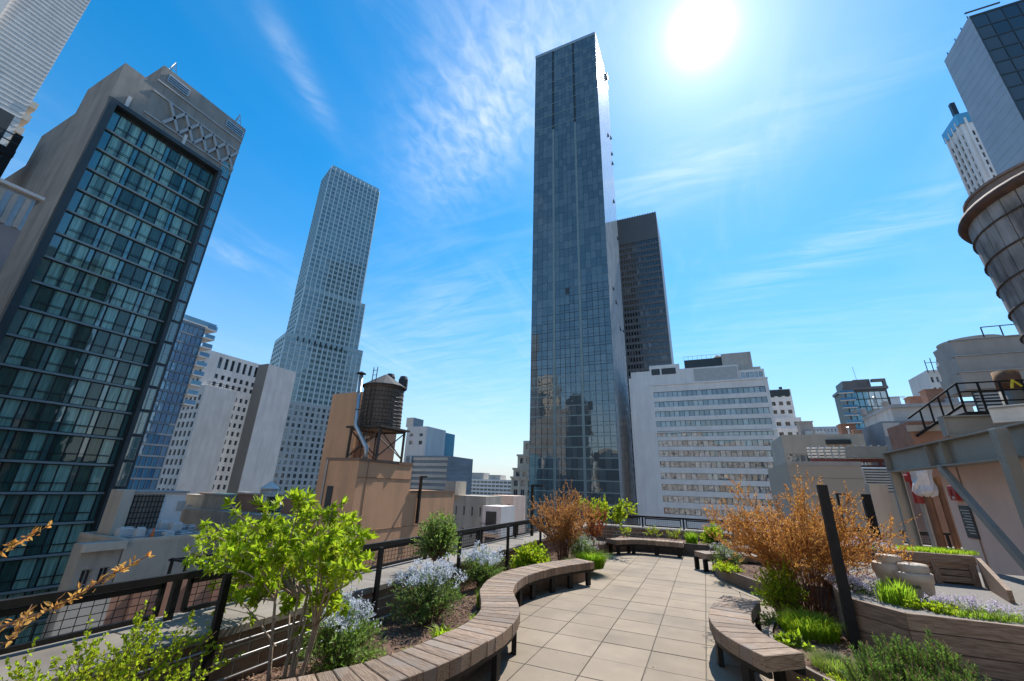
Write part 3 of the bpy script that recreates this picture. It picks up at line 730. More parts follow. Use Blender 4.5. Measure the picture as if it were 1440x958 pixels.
# ---- dark bronze tower behind
g_bronze = glass('bronze_glass', (.03, .03, .033), (.05, .05, .055), 1.9, .1, .02, .3, island=True)
g_bronze1 = glass('bronze_glass_near', (.03, .03, .033), (.28, .28, .29), 1.9, .1, .02, .3, frac=.86)
def dark_tower():
    y0 = 190.; x0, x1 = -36., -7.2; zt = 139.; T = bld('office_tower', 'dark bronze office tower rising behind the central glass tower', -20, 205)
    k = MB(); wins = []; shell(k, x0, x1, y0, y0+28, GZ, zt, 's')
    facade(k, (x0, y0), (0, -1, 0), x1-x0, GZ, zt, spread(.3, x1-x0-.3, 22, .7), rows(-4, 3.3, 39, 2.0), .3, wins)
    k.build('wall', mat('dark_bronze', (.135, .14, .15), (.16, .165, .175), .2, .5), T)
    windows(T, wins, [g_bronze1, m_frame, glass('bronze_far', (.03, .03, .033), (.24, .24, .25), 1.9, .1, .02, .3, island=True, frac=.9)], 300, 1, 1, .0)
    q = MB()
    for i in range(23): x = x0+.3+(x1-x0-.6)*i/22; q.box(x-.14, x+.14, y0-.35, y0-.002, -10, zt+.3)
    q.build('fin', mat('bronze_fin', (.12, .125, .135), None, rough=.5), T)
dark_tower()

# ---- white office block with strip windows
g_strip = glass('strip_glass', (.07, .08, .09), (.25, .27, .275), 2.4, .02, .05, .4, frac=.5)
m_white = mat('white_panel', (.83, .77, .72), (.75, .69, .65), .25, .8, .05, 5, dirt=(.66, .61, .57))
m_whitebrick = mat('pale_brick', (.50, .49, .47), (.42, .41, .39), 1.2, .9, .1, 8)
def strip_block():
    Y = 135.; T = bld('office_building', 'white office block with long rows of strip windows, right of the towers', 1, 145)
    zs = [z for z in (30.7, 27.58, 24.5, 21.46, 18.42, 15.5, 12.57, 9.45, 6.13, 2.98, -.24, -3.5)]
    k = MB(); wins = []
    shell(k, -18.6, 20.3, Y, Y+24, GZ, 34.0, 's')
    facade(k, (-12.4, Y), (0, -1, 0), 32.7, GZ, 34.0, [(.9, 31.8)], [(z-.9, z+.85) for z in zs], .45, [])
    k.quad((-18.6, Y, GZ), (-12.4, Y, GZ), (-12.4, Y, 34), (-18.6, Y, 34))
    shell(k, -18.2, 13.3, Y+.3, Y+20, 33.9, 38.7, ''); shell(k, -12.2, -3.0, Y+.2, Y+6, 34, 40.4, '')
    k.build('wall', m_white, T)
    for z in zs:
        n = 22
        for i in range(n): wins.append((Vector((-11.5+30.9*(i+.5)/n, Y+.42, z-.025)), Vector((1, 0, 0)), Vector((0, -1, 0)), 30.9/n, 1.75, 0))
    windows(T, wins, [g_strip, m_frame], 300, 1, 1, .07, .06, tilt=.004)
    q = MB(); q.box(-18.9, -18.2, Y-.25, Y+1, GZ, 36.5); q.build('edge_fin', m_white, T)
    for z in (38.4, 18.9): box_part('cornice', m_white, T, -12.4, 20.4, Y-.3, Y-.003, z-.2 if z < 30 else 33.6, z+.15 if z < 30 else 34.1)
    for a, b in ((-11.6, -9.0), (-8.5, -4.2)): box_part('penthouse_window', m_char, T, a, b, Y+.12, Y+.19, 37.2, 39.2)
    for a, b in ((2.0, 6.5), (9.4, 12.8)): box_part('louvre', m_frame, T, a, b, Y+.18, Y+.29, 35.6, 37.0)
    k = MB(); shell(k, 1.0, 13.0, Y+.1, Y+.29, 34.0, 38.2); k.build('patched_wall', m_whitebrick, T)
    q = MB(); q.box(-1.5, 9.5, Y+4, Y+18, 38.7, 42.4); q.build('plant_room', m_frame, T)
    q = MB(); q.box(9.5, 17.6, Y+3, Y+18, 34, 43.2); q.box(13, 19.4, Y+2, Y+16, 34, 38.0); q.build('penthouse', m_conc, T)
    k = MB(); w2 = []
    shell(k, 13.4, 20.0, Y+1, Y+14, 34, 37.0, 's'); facade(k, (13.4, Y+1), (0, -1, 0), 6.6, 34, 37.0, spread(.4, 6.2, 5, .8), [(34.6, 36.2)], .2, w2); k.build('setback', m_white, T)
    windows(T, w2, [g_strip, m_frame], 20, 1, 1, .05)
    q = MB(); q.lathe((8.6, Y+6, 40.5), [(1.6, 0), (1.6, 2.2), (0.1, 3.4)], 14); q.build('roof_tank', mat('tank_brown', (.14, .10, .075), None, rough=.9), T)
    q = MB()
    for i in range(9): q.bar((-1.5+i*1.35, Y+4, 42.4), (-1.5+i*1.35, Y+4, 43.6), .07)
    q.bar((-1.5, Y+4, 43.6), (9.5, Y+4, 43.6), .07); q.build('roof_rail', m_frame, T)
strip_block()

# ---- stepped pale block right of it
def stepped_block():
    Y = 178.; T = bld('office_building', 'pale stepped block peeking out right of the white strip window block', 32, 190)
    k = MB(); wins = []
    for x0, x1, zt, dy in ((26.4, 34.2, 40.2, 4), (26.4, 35.3, 29.0, 2), (26.4, 37.6, 25.0, 0)):
        facade(k, (x0, Y+dy), (0, -1, 0), x1-x0, GZ, zt, spread(.3, x1-x0-.2, max(3, int((x1-x0)/2.6)), .55), rows(zt-3.0-3.2*6, 3.2, 7, 1.5), .3, wins)
        shell(k, x0, x1, Y+dy, Y+18, GZ, zt, 's')
    k.build('wall', m_white, T); windows(T, wins, [g_dark, m_lframe], 120, 1, 1, .06)
    box_part('plant_screen', m_frame, T, 26.5, 33.8, Y+3.8, Y+3.98, 37.6, 40.0)
    box_part('roof_vent', m_frame, T, 31, 32, Y+6, Y+7, 40.2, 41.6)
stepped_block()
m_cream = mat('cream_stone', (.64, .56, .45), (.55, .48, .385), .5, .9, .1, 5, dirt=(.45, .39, .31))
m_stone = mat('grey_stone', (.44, .39, .32), (.36, .32, .265), .8, .9, .1, 6, dirt=(.2, .18, .16))
m_pink = mat('pinkish_stucco', (.84, .62, .50), (.77, .565, .455), .8, .9, .12, 9, dirt=(.62, .46, .38))
m_tan = mat('tan_stucco', (.70, .385, .215), (.63, .35, .195), .5, .9, .1, 6, dirt=(.47, .27, .16))
m_beige = mat('beige_wall', (.56, .485, .39), (.49, .425, .34), .6, .9, .1, 6, dirt=(.29, .255, .215))
m_redbrick = mat('red_brown_brick', (.33, .175, .115), (.40, .22, .15), 2, .9, .1, 14)
m_tar = mat('grey_roofing', (.30, .29, .28), (.40, .385, .37), .8, .9, .05, 5)
m_steel = mat('grey_paint_steel', (.30, .295, .26), (.25, .245, .215), 1.5, .45, .1, 20, metal=.1, c3=(.24, .225, .19))
m_galv = mat('galvanised', (.50, .515, .52), (.41, .425, .43), 2.5, .38, .05, 10, metal=.6)
m_rust = mat('rusty_steel', (.20, .095, .05), (.13, .07, .04), 4, .75, .2, 20, c3=(.42, .22, .06))
m_tank = mat('tank_stave', (.10, .075, .058), (.16, .125, .10), 3, .85, .4, 10, stretch=(6, 6, .5), c3=(.08, .065, .055), bdist=.02)
m_tankgrey = mat('weathered_tank', (.33, .32, .31), (.10, .09, .085), 1.3, .8, .4, 8, stretch=(2.5, 2.5, .5), c3=(.60, .60, .59), bdist=.02)
m_roofcone = mat('tank_roof', (.05, .05, .053), (.075, .075, .075), 2, .8)

# ---- pale tower top-left corner and the hut below it
def corner_tower():
    X = -110.; T = bld('office_tower', 'light grey panelled tower cut by the top left corner of the picture', -120, 8)
    y1 = 14.3; k = MB(); shell(k, -140, X, -30, y1, GZ, 118); k.build('wall', m_conc2, T)
    q = MB()
    for i in range(44): q.box(X+.004, X+.05, 6.6, y1, 62+i*1.0, 62.07+i*1.0)
    q.build('panel_joint', mat('panel_joint', (.30, .30, .305), None, rough=.8), T)
    q = MB(); q.box(X, X+.8, -20, 6.2, 70, 100); b = q.build('bay', m_conc2, T)
    for i in range(7):
        for j in range(6):
            box_part('window', g_blue if (i+j) % 3 else m_lframe, T, X+.8, X+.86, 5.2-j*1.9-1.5, 5.2-j*1.9, 72+i*3.6, 74.4+i*3.6)
    for i in range(4):
        q = MB(); q.box(X-6, X+.3, y1, y1+.9, 58+i*3.1, 58.25+i*3.1); q.box(X+.2, X+.3, y1, y1+.9, 58.25+i*3.1, 59.4+i*3.1); q.build('balcony', m_cream, T)
corner_tower()
def metal_hut():
    T = bld('building', 'pinkish grey block with a striped metal hut on its roof, left edge', -50, 0)
    k = MB(); shell(k, -56, -45, -12, 8.45, GZ, 18.8); k.build('wall', mat('mauve_stucco', (.30, .26, .25), (.26, .225, .215), .5, .9), T)
    k = MB(); shell(k, -55.5, -45.05, -12, 8.4, 18.8, 21.7); k.build('metal_hut', m_galv, T)
    for i in range(14): box_part('cladding_rib', m_conc, T, -45.05, -44.93, 8.2-i*.66-.3, 8.2-i*.66, 18.85, 21.4)
    q = MB(); q.box(-56, -44.7, -12, 8.7, 21.7, 21.95); q.build('gutter', m_conc2, T)
    box_part('air_conditioner', m_frame, T, -45, -44.3, 6.0, 6.7, 19.0, 19.8)
    box_part('lower_wall', m_conc, T, -45, -43.6, -12, 7.6, GZ, 15.5)
metal_hut()
def roof_frame():
    T = thing('steel_roof_frame', 'black steel platform under the pale tower at the left edge', 'steel frame', (-75, 4, GZ))
    q = MB()
    for y in (10.2, 6.5, 2.5): q.bar((-75, y, GZ), (-75, y, 42), .7)
    q.build('post', m_black, T)
    q = MB(); q.box(-82, -74.6, -6, 10.6, 38.6, 39.6); q.box(-82, -74.6, -6, 10.6, 34.5, 35.1); q.build('platform', m_black, T)
    q = MB(); q.box(-81, -75.2, -6, 9.2, 39.6, 44.4); q.build('tank_shroud', m_char, T)
    q = MB()
    for z in (40.6, 41.6): q.bar((-74.7, -6, z), (-74.7, 10.5, z), .12)
    for y in range(-5, 10, 2): q.bar((-74.7, y, 39.6), (-74.7, y, 41.7), .12)
    for a, b in ((10.2, 6.5), (6.5, 2.5)): q.bar((-74.9, a, 35), (-74.9, b, 38.6), .25); q.bar((-74.9, b, 35), (-74.9, a, 38.6), .25)
    q.build('guard_rail', m_frame, T)
roof_frame()

# ---- tan block with the wooden water tank
TXc, TYc = -22.9, 23.7
def tan_block():
    T = bld('building', 'tan stucco block carrying the wooden water tank', -26, 27)
    k = MB(); shell(k, -26.2, TXc, TYc, 30.0, GZ, 3.35); k.build('wall', m_tan, T)
    k = MB(); shell(k, -27, TXc+.02, 30.0, 37.2, GZ, 1.15); k.build('low_wing', m_tan, T)
    q = MB(); q.box(TXc, TXc+.05, TYc, 30.0, 3.2, 3.42); q.box(-26.2, TXc+.05, TYc-.05, TYc, 3.2, 3.42); q.box(TXc+.02, TXc+.07, 30.0, 37.2, 1.02, 1.2); q.build('parapet_cap', mat('tan_cap', (.24, .15, .10), None, rough=.8), T)
    q = MB(); q.box(TXc, TXc+.03, TYc, 30, 2.05, 2.09); q.box(TXc, TXc+.03, TYc, 37.2, -1.62, -1.58); q.box(TXc, TXc+.03, TYc+.95, TYc+.99, GZ, 3.2); q.build('control_joint', mat('tan_joint', (.27, .16, .10), None, rough=.9), T)
    box_part('slot_window', m_char, T, -25.6, -25.0, TYc-.04, TYc, -.8, 1.4)
    q = MB(); q.tube([(-25.95, TYc-.1, 3.3), (-25.95, TYc-.1, -12)], .07, 8); q.build('downpipe', m_pipe, T)
    k = MB(); shell(k, -29.4, -26.3, 26.4, 31.5, GZ, 9.0); k.build('stair_tower', mat('brown_stucco', (.21, .15, .115), (.18, .128, .1), .5, .9), T)
    k = MB(); k.box(-29.6, -26.25, 26.2, 26.4, GZ, 9.1); k.build('orange_return', m_tan, T)
    for y, z in ((27.4, 4.3), (28.8, 6.6)): box_part('wall_box', m_conc2, T, -26.3, -26.0, y, y+.4, z, z+1.2)
tan_block()
def water_tank(name, label, cx, cy, zlegs, zt, r, rtop, hcone, mt, mr, nh, wpl=.12, legs=True, roof_over=.12):
    T = thing(name, label, 'water tank', (cx, cy, zlegs[0])); z0 = zlegs[1]; H = zt-z0
    n = 40
    for i in range(n):                                  # staves
        a0 = 2*PI*i/n+.006; a1 = 2*PI*(i+1)/n-.006; o = rnd.uniform(0, .012)
        p = lambda a, rr, z: (cx+math.cos(a)*rr, cy+math.sin(a)*rr, z)
        q = MB(); q.hexa([p(a0, r+o, z0), p(a1, r+o, z0), p(a1, r-.09, z0), p(a0, r-.09, z0)][::-1]+[p(a0, rtop+o, zt), p(a1, rtop+o, zt), p(a1, rtop-.09, zt), p(a0, rtop-.09, zt)][::-1]); q.build('stave', mt, T)
    q = MB(); q.lathe((cx, cy, 0), [(r-.06, z0), (rtop-.06, zt)], 32); q.build('lining', m_dark, T)
    for i in range(nh):
        f = (i+.35)/nh; f = f**1.25; rr = r+(rtop-r)*f; q = MB(); z = z0+H*f
        pts = [(cx+math.cos(t)*(rr+.022), cy+math.sin(t)*(rr+.022), z) for t in np.linspace(0, 2*PI, 49)]; q.tube(pts, .022*r/1.7, 5, cap=False); q.build('hoop', m_frame if mr != 'rust' else m_dark, T)
    return T
def roof_tank():
    r = 1.72; cx, cy = TXc-1.35, TYc+3.05; zp = at(540, 604, 'y', cy).z+.1; zt = at(540, 545, 'y', cy).z
    T = water_tank('water_tank', 'brown wooden water tank with conical roof on the tan block', cx, cy, (3.4, zp), zt, r, r*.955, 1, m_tank, '', 11)
    q = MB(); q.lathe((cx, cy, zt), [(r+.14, -.08), (r+.14, 0), (.12, 1.12), (0, 1.15)], 14); q.build('conical_roof', m_roofcone, T)
    q = MB(); q.box(cx-r-.1, cx+r+.1, cy-r-.1, cy+r+.1, zp-.14, zp-.0); q.build('platform', m_dark, T)
    c = [(cx+a*1.5, cy+b*1.5) for a, b in ((-1, -1), (1, -1), (1, 1), (-1, 1))]
    for x, y in c: q = MB(); q.bar((x, y, 3.36), (x, y, zp-.14), .15); q.build('leg', m_dark, T)
    for i in range(4):
        (xa, ya), (xb, yb) = c[i], c[(i+1) % 4]
        q = MB(); q.bar((xa, ya, 3.6), (xb, yb, zp-.3), .07); q.bar((xa, ya, zp-.3), (xb, yb, 3.6), .07); q.bar((xa, ya, zp-.22), (xb, yb, zp-.22), .12, .16); q.build('cross_brace', m_dark, T)
    q = MB(); ly = cy-r-.12; lx = cx+.35
    for s in (-.2, .2): q.bar((lx+s, ly, 3.4), (lx+s, ly+.1, zt+1.3), .05)
    for i in range(18): q.bar((lx-.2, ly+.03, 3.7+i*.4), (lx+.2, ly+.03, 3.7+i*.4), .035)
    q.build('ladder', m_dark, T)
    q = MB(); q.lathe((cx-.75, cy+1.4, zt+.2), [(.42, 0), (.42, 1.1), (.3, 1.4), (0, 1.45)], 12); q.lathe((cx+.35, cy+1.9, zt+.2), [(.42, 0), (.42, .9), (.3, 1.2), (0, 1.25)], 12); q.build('vent_hood', m_roofcone, T)
    V = thing('exhaust_stack', 'bent galvanised exhaust stack beside the wooden water tank', 'stack', (TXc-.5, TYc+.5, 3.4))
    a = at(514, 640, 'y', TYc+.7); b = at(500, 598, 'y', TYc+.7); c2 = at(508, 528, 'y', TYc+.7)
    q = MB(); q.tube([(a.x, a.y, 3.3), (a.x, a.y, a.z+.5), b, c2], .165, 14); q.build('duct', m_galv, V, True)
    q = MB(); q.lathe((c2.x, c2.y, c2.z+.12), [(.38, 0), (.38, .04), (.05, .22)], 14); q.build('rain_cap', m_frame, V)
    for t in (.3, .65): p = b.lerp(c2, t); q = MB(); q.tube([p-Vector((0, 0, .03)), p+Vector((0, 0, .03))], .18, 14); q.build('clamp_band', m_frame, V)
roof_tank()

# ---- blocks behind the tank
def block(name, label, Y, px0, px1, pyt, wallm, depth=14, us=None, zs=None, gm=None, fr=None, mats=None, cat='building', limit=150, extra=None):
    a = at(px0, pyt, 'y', Y); b = at(px1, pyt, 'y', Y); zt = (a.z+b.z)/2; W = b.x-a.x
    T = bld(name, label, (a.x+b.x)/2, Y, cat); k = MB(); wins = []
    shell(k, a.x, b.x, Y, Y+depth, GZ, zt, 's' if us else '')
    if us:
        n, f = us; facade(k, (a.x, Y), (0, -1, 0), W, GZ, zt, spread(W*.03, W*.97, n, f), [(zt-t-h, zt-t) for t, h in zs], .25, wins)
    k.build('wall', wallm, T)
    if wins: windows(T, wins, mats or [g_dark, m_lframe], limit, 1, 1, fr if fr is not None else .06)
    return T, a.x, b.x, zt
T, xa, xb, zt = block('building', 'grey metal clad block behind the tan one, with pale blue stripes', 72, 571, 631, 641, mat('weathered_cladding', (.22, .235, .245), (.30, .33, .36), .6, .6, stretch=(.3, .3, 3)), 10)
for i in range(7): box_part('cladding_band', m_galv, T, xa+1.9, xb-.1, 71.9, 71.996, zt-.9-i*1.1, zt-.35-i*1.1)
q = MB(); q.tube([(xa+1.6, 71.7, zt-8), (xa+1.6, 71.7, zt-.2), (xa+1.2, 71.7, zt+.1)], .22, 8); q.build('vent_pipe', m_conc2, T)
T, xa, xb, zt = block('building', 'white rooftop block beside the water tank with three small windows', 80, 573, 601, 600, m_white, 8, (2, .35), [(1.6, .7), (3.3, .9)])
q = MB(); q.box(xa-.5, xa+1.6, 80, 84, zt, zt+2.2); q.build('cooling_unit', m_galv, T)
block('building', 'bright blue glass box behind the white rooftop block', 92, 598, 623, 608, g_blue, 6, (4, .95), [(.2, 3.2)], mats=[g_blue, m_frame], fr=.1)
T, xa, xb, zt = block('apartment_building', 'distant banded apartment slab on the skyline left of the glass tower', 290, 632, 722, 674, m_white, 20, (16, .86), [(1.2+i*2.7, 1.5) for i in range(8)], mats=[g_dark, m_lframe])
for a, b, h in ((.26, .52, 4.8), (.6, .78, 3.4)): box_part('roof_house', m_conc, T, xa+(xb-xa)*a, xa+(xb-xa)*b, 293, 303, zt, zt+h)
# deco block, stepping up behind the tower
T = bld('stone_building', 'stepped cream stone building squeezed left of the glass tower', -62, 155); k = MB(); wins = []
for px, py, dy in ((719, 671, 0), (722, 659, 1.2), (728, 640, 2.4), (736, 620, 3.6)):
    a = at(px, py, 'y', 152+dy); x1 = -50; facade(k, (a.x, 152+dy), (0, -1, 0), x1-a.x, GZ if dy == 0 else a.z-6, a.z, spread(.5, x1-a.x-.3, 6, .55), [(a.z-1.1-2.2-i*3.3, a.z-1.1-i*3.3) for i in range(12 if dy == 0 else 1)], .35, wins); shell(k, a.x, x1, 152+dy, 170, GZ, a.z, 's')
k.build('wall', m_cream, T); windows(T, wins, [g_dark, m_lframe], 80, 2, 1, .08)
for px, py, dy in ((719, 671, 0), (722, 659, 1.2), (728, 640, 2.4)):
    a = at(px, py, 'y', 152+dy); box_part('cornice', m_cream, T, a.x-.3, -50, 151.6+dy, 151.98+dy, a.z-.5, a.z+.25)
T, xa, xb, zt = block('building', 'plain beige block right of the tan building, above the railing', 54, 625, 684, 697, m_beige, 5, (5, .2), [(1.4, 1.2), (4.2, 1.2), (7.0, 1.2)])
box_part('roof_house', m_beige, T, xa+.6, xa+2.4, 53, 56, zt, zt+1.9)
T, xa, xb, zt = block('building', 'white house with stacked balconies and pink roof flowers', 47, 679, 705, 712, m_white, 4)
for i in range(4):
    q = MB(); q.box(xa+.2, xb-.3, 46.1, 46.99, zt-2.9-i*2.8, zt-2.75-i*2.8); b = q.build('balcony', m_white, T)
    q = MB()
    for j in range(9): q.bar((xa+.25+(xb-xa-.6)*j/8, 46.12, zt-2.75-i*2.8), (xa+.25+(xb-xa-.6)*j/8, 46.12, zt-1.85-i*2.8), .03)
    q.bar((xa+.2, 46.12, zt-1.85-i*2.8), (xb-.3, 46.12, zt-1.85-i*2.8), .05); q.build('guard', m_frame, b)
    box_part('balcony_door', m_char, T, xa+.5, xb-.6, 46.9, 46.97, zt-2.6-i*2.8, zt-.6-i*2.8)
block('building', 'pink stucco house with a white roof edge below the stone building', 62, 690, 722, 697, m_pink, 5, (3, .3), [(1.2, 1.4), (4.0, 1.4)])

# ---- low roofs between the hotel and the tan block
def roof_clutter(T, x0, x1, y0, y1, z, n, seed):
    """small roof gear, each its own part: vents, curbs, pipes, condensers"""
    r_ = random.Random(seed); pal = [m_galv, m_conc2, m_conc, m_redbrick, m_dark, m_tar]
    for i in range(n):
        x = r_.uniform(x0, x1); y = r_.uniform(y0, y1); k = r_.random(); q = MB(); mm = r_.choice(pal)
        if k < .4: w = r_.uniform(.5, 1.6); d = r_.uniform(.5, 1.6); h = r_.uniform(.3, 1.1); q.box(x, x+w, y, y+d, z, z+h, c=.04); q.box(x+.1, x+w-.1, y-.03, y, z+.1, z+h-.1); q.build('roof_unit', mm, T)
        elif k < .65: h = r_.uniform(.5, 1.6); q.tube([(x, y, z), (x, y, z+h)], .12, 8); q.lathe((x, y, z+h), [(.22, 0), (.22, .08), (.02, .2)], 8); q.build('vent_pipe', m_galv, T)
        elif k < .85: l = r_.uniform(2, 5); q.tube([(x, y, z+.25), (x+l*.3, y+l, z+.25)], .07, 6); q.tube([(x, y, z), (x, y, z+.25)], .05, 6); q.build('roof_pipe', m_pipe, T)
        else: w = r_.uniform(1.2, 2.6); q.box(x, x+w, y, y+1.5, z, z+1.9); q.box(x-.1, x+w+.1, y-.1, y+1.6, z+1.9, z+2.0); q.box(x+.3, x+.9, y-.04, y, z, z+1.6); q.build('stair_head', mm, T)
def low_roofs():
    a = at(168, 800, 'x', -38); T = bld('building', 'cream low building with cluttered roof and lattice bulkhead, below the blue glass block', -44, 24)
    k = MB(); shell(k, -53, -45, 21.4, 28, GZ, -3.75); k.build('wall', m_beige, T)
    q = MB()
    for z0, x0, x1, y0, y1 in ((-3.75, -53, -52.6, 21.4, 28), (-3.75, -45.3, -44.97, 21.4, 28.05), (-3.75, -52.6, -45.3, 21.38, 21.7), (-3.75, -52.6, -45.3, 27.7, 28.05)): q.box(x0, x1, y0, y1, z0, z0+.3)
    q.build('parapet', m_cream, T)
    k = MB(); shell(k, -52.8, -49.6, 23.0, 27.6, -3.75, .1); k.build('bulkhead', m_white, T)
    k = MB(); k.box(-53, -49.4, 22.8, 27.75, .1, .25); k.build('bulkhead_roof', m_tar, T)
    q = MB()
    for i in range(9): q.bar((-49.5, 23.1+i*.3, -3.7), (-49.5, 23.1+i*.3, -.1), .08)
    for i in range(8): q.bar((-49.5, 23.05, -3.6+i*.48), (-49.5, 25.6, -3.6+i*.48), .08)
    q.build('lattice', m_dark, T)
    box_part('lattice_backing', m_stone, T, -49.59, -49.56, 23.05, 25.6, -3.75, -.05)
    box_part('hatch', m_conc, T, -49.59, -49.5, 27.0, 27.7, -1.6, -.7); box_part('cream_pier', m_cream, T, -51.5, -49.3, 22.0, 22.9, -3.75, .35)
    for i, (x, y, w, h) in enumerate(((-48.5, 22, .8, .9), (-47.6, 23.6, 1.1, .7), (-47.2, 25.4, .7, 1.2), (-48.6, 26.3, 1, .8), (-46.2, 24.5, .6, .6), (-47.0, 26.9, .5, .9), (-46.4, 22.4, .5, 1.0), (-46.6, 25.9, .8, .4), (-48.0, 24.9, .5, 1.3))):
        q = MB(); q.box(x, x+w, y, y+w*1.3, -3.75, -3.75+h, c=.05); q.box(x+.1, x+w-.1, y+.1, y+w*1.2, -3.75+h, -3.65+h); q.build('roof_unit', m_galv if i % 2 else m_conc2, T)
    q = MB()
    for i in range(7): q.tube([(-48.9+i*.5, 22, -3.4), (-48.9+i*.5, 27.3, -3.4+.1*(i % 3))], .05, 6)
    q.build('roof_pipe', m_pipe, T)
    q = MB(); q.lathe((-45.8, 23.6, -3.68), [(.2, 0), (.03, .95), (0, .96)], 12); q.box(-46.1, -45.5, 23.3, 23.9, -3.75, -3.68); tag(q.build('traffic_cone', mat('cone_orange', (.75, .16, .03), None, rough=.6)), 'small orange traffic cone among the units on the cream roof', 'cone')
    # stone front left of it
    T = bld('stone_building', 'narrow stone fronted building tucked between the hotel and the cream roof', -53, 20)
    k = MB(); wins = []; facade(k, (-45.0, 18.7), (1, 0, 0), 2.6, GZ, -3.6, spread(.2, 2.4, 2, .6), [(-7.6-i*3.6, -5.4-i*3.6) for i in range(6)], .25, wins); shell(k, -46.6, -45.0, 18.7, 21.3, GZ, -3.6, 'e'); k.build('wall', m_stone, T)
    windows(T, wins, [g_dark, m_lframe], 20, 2, 2, .07); box_part('cornice', m_cream, T, -45.0, -44.6, 18.6, 21.35, -4.1, -3.5)
    # brick building seen through the mesh
    T = bld('brick_building', 'brown panelled wall of a low building seen through the left railing mesh', -26, 15)
    k = MB(); shell(k, -21.4, -20.3, 9.7, 18.2, GZ, -2.3); k.build('wall', m_redbrick, T)
    k = MB(); k.box(-20.8, -20.2, 8.6, 9.7, GZ, -2.2); k.build('grey_return', m_conc, T)
    for i in range(8): box_part('pilaster', m_redbrick, T, -20.3, -20.2, 10.4+i*1.0, 10.48+i*1.0, -16, -2.32)
    box_part('roof_slab', m_tar, T, -21.38, -20.32, 9.72, 18.15, -2.3, -2.25)
    K = thing('steel_dunnage', 'black steel dunnage with a metal unit on the roof beyond the brown wall', 'steel frame', (-29, 20, -6))
    q = MB()
    for x in (-31, -29.5, -28):
        for y in (17.5, 19.5, 21.5): q.bar((x, y, -9), (x, y, -3.1), .14)
    for z in (-4.4, -3.2):
        for x in (-31, -29.5, -28): q.bar((x, 17.3, z), (x, 21.7, z), .12)
        for y in (17.5, 19.5, 21.5): q.bar((-31.2, y, z), (-27.8, y, z), .12)
    q.bar((-28, 17.5, -6.5), (-28, 21.5, -3.3), .1); q.bar((-28, 21.5, -6.5), (-28, 17.5, -3.3), .1)
    q.build('frame', m_black, K); box_part('roof_unit', m_galv, K, -30.8, -28.4, 17.8, 21.2, -4.3, -3.4)
    Wl = bld('building', 'low roof with dark parapet behind the brown wall', -29, 20); k = MB(); shell(k, -34, -26.5, 15.5, 24, GZ, -7.2); k.build('wall', m_stone, Wl); box_part('roof_slab', m_tar, Wl, -33.8, -26.7, 15.7, 23.8, -7.2, -7.1)
    # the facing wall of the cream building: shafts, pipes, patches
    # terrace of roofs further right
    T = bld('building', 'flat grey roofed building with red brick penthouses below the silver tower', -60, 48)
    k = MB(); shell(k, -80, -44, 38, 62, GZ, -2.6); k.build('wall', m_stone, T)
    for x0, x1, y0, y1, h, mm in ((-60, -55, 40, 43, 2.1, m_redbrick), (-52, -47.5, 41, 47, 1.7, m_redbrick), (-66, -61, 39, 41, 1.9, m_stone), (-49, -46, 49, 53, 1.9, m_conc), (-57, -53.5, 45, 48, 2.4, m_conc2), (-72, -67, 40, 42, 1.6, m_cream)):
        q = MB(); q.box(x0, x1, y0, y1, -2.6, -2.6+h); q.box(x0-.1, x1+.1, y0-.1, y1+.1, -2.6+h, -2.45+h); q.build('penthouse', mm, T)
    q = MB(); q.box(-73.5, -68, 42.5, 46, -2.6, -.7); q.build('green_shed', mat('green_roof', (.07, .14, .09), None, rough=.7), T)
    q = MB()
    for i in range(7): q.box(-62+i*2.3, -61+i*2.3, 46+i % 3, 47+i % 3, -2.6, -1.8+.3*(i % 2))
    q.build('roof_unit', m_galv, T)
    roof_clutter(T, -78, -45, 39, 52, -2.6, 60, 3)
    b = at(374, 712, 'y', 41); zl = b.z
    T = water_tank('water_tank', 'small distant water tank on stilts above the bright green shrub', b.x, 41, (-2.6, zl+.3), zl+2.3, 1.1, 1.05, .7, m_conc2, '', 6)
    q = MB(); q.lathe((b.x, 41, zl+2.3), [(1.25, -.05), (1.25, 0), (.05, .95)], 12); q.build('conical_roof', m_conc2, T)
    for sx in (-.8, .8):
        for sy in (-.8, .8): q = MB(); q.bar((b.x+sx, 41+sy, -2.6), (b.x+sx, 41+sy, zl+.3), .12); q.build('leg', m_frame, T)
    q = MB(); q.bar((b.x-.8, 40.2, -2.2), (b.x+.8, 40.2, zl+.1), .08); q.bar((b.x+.8, 40.2, -2.2), (b.x-.8, 40.2, zl+.1), .08); q.box(b.x-1.2, b.x+1.2, 39.8, 42.2, zl+.15, zl+.29); q.build('cross_brace', m_frame, T)
low_roofs()

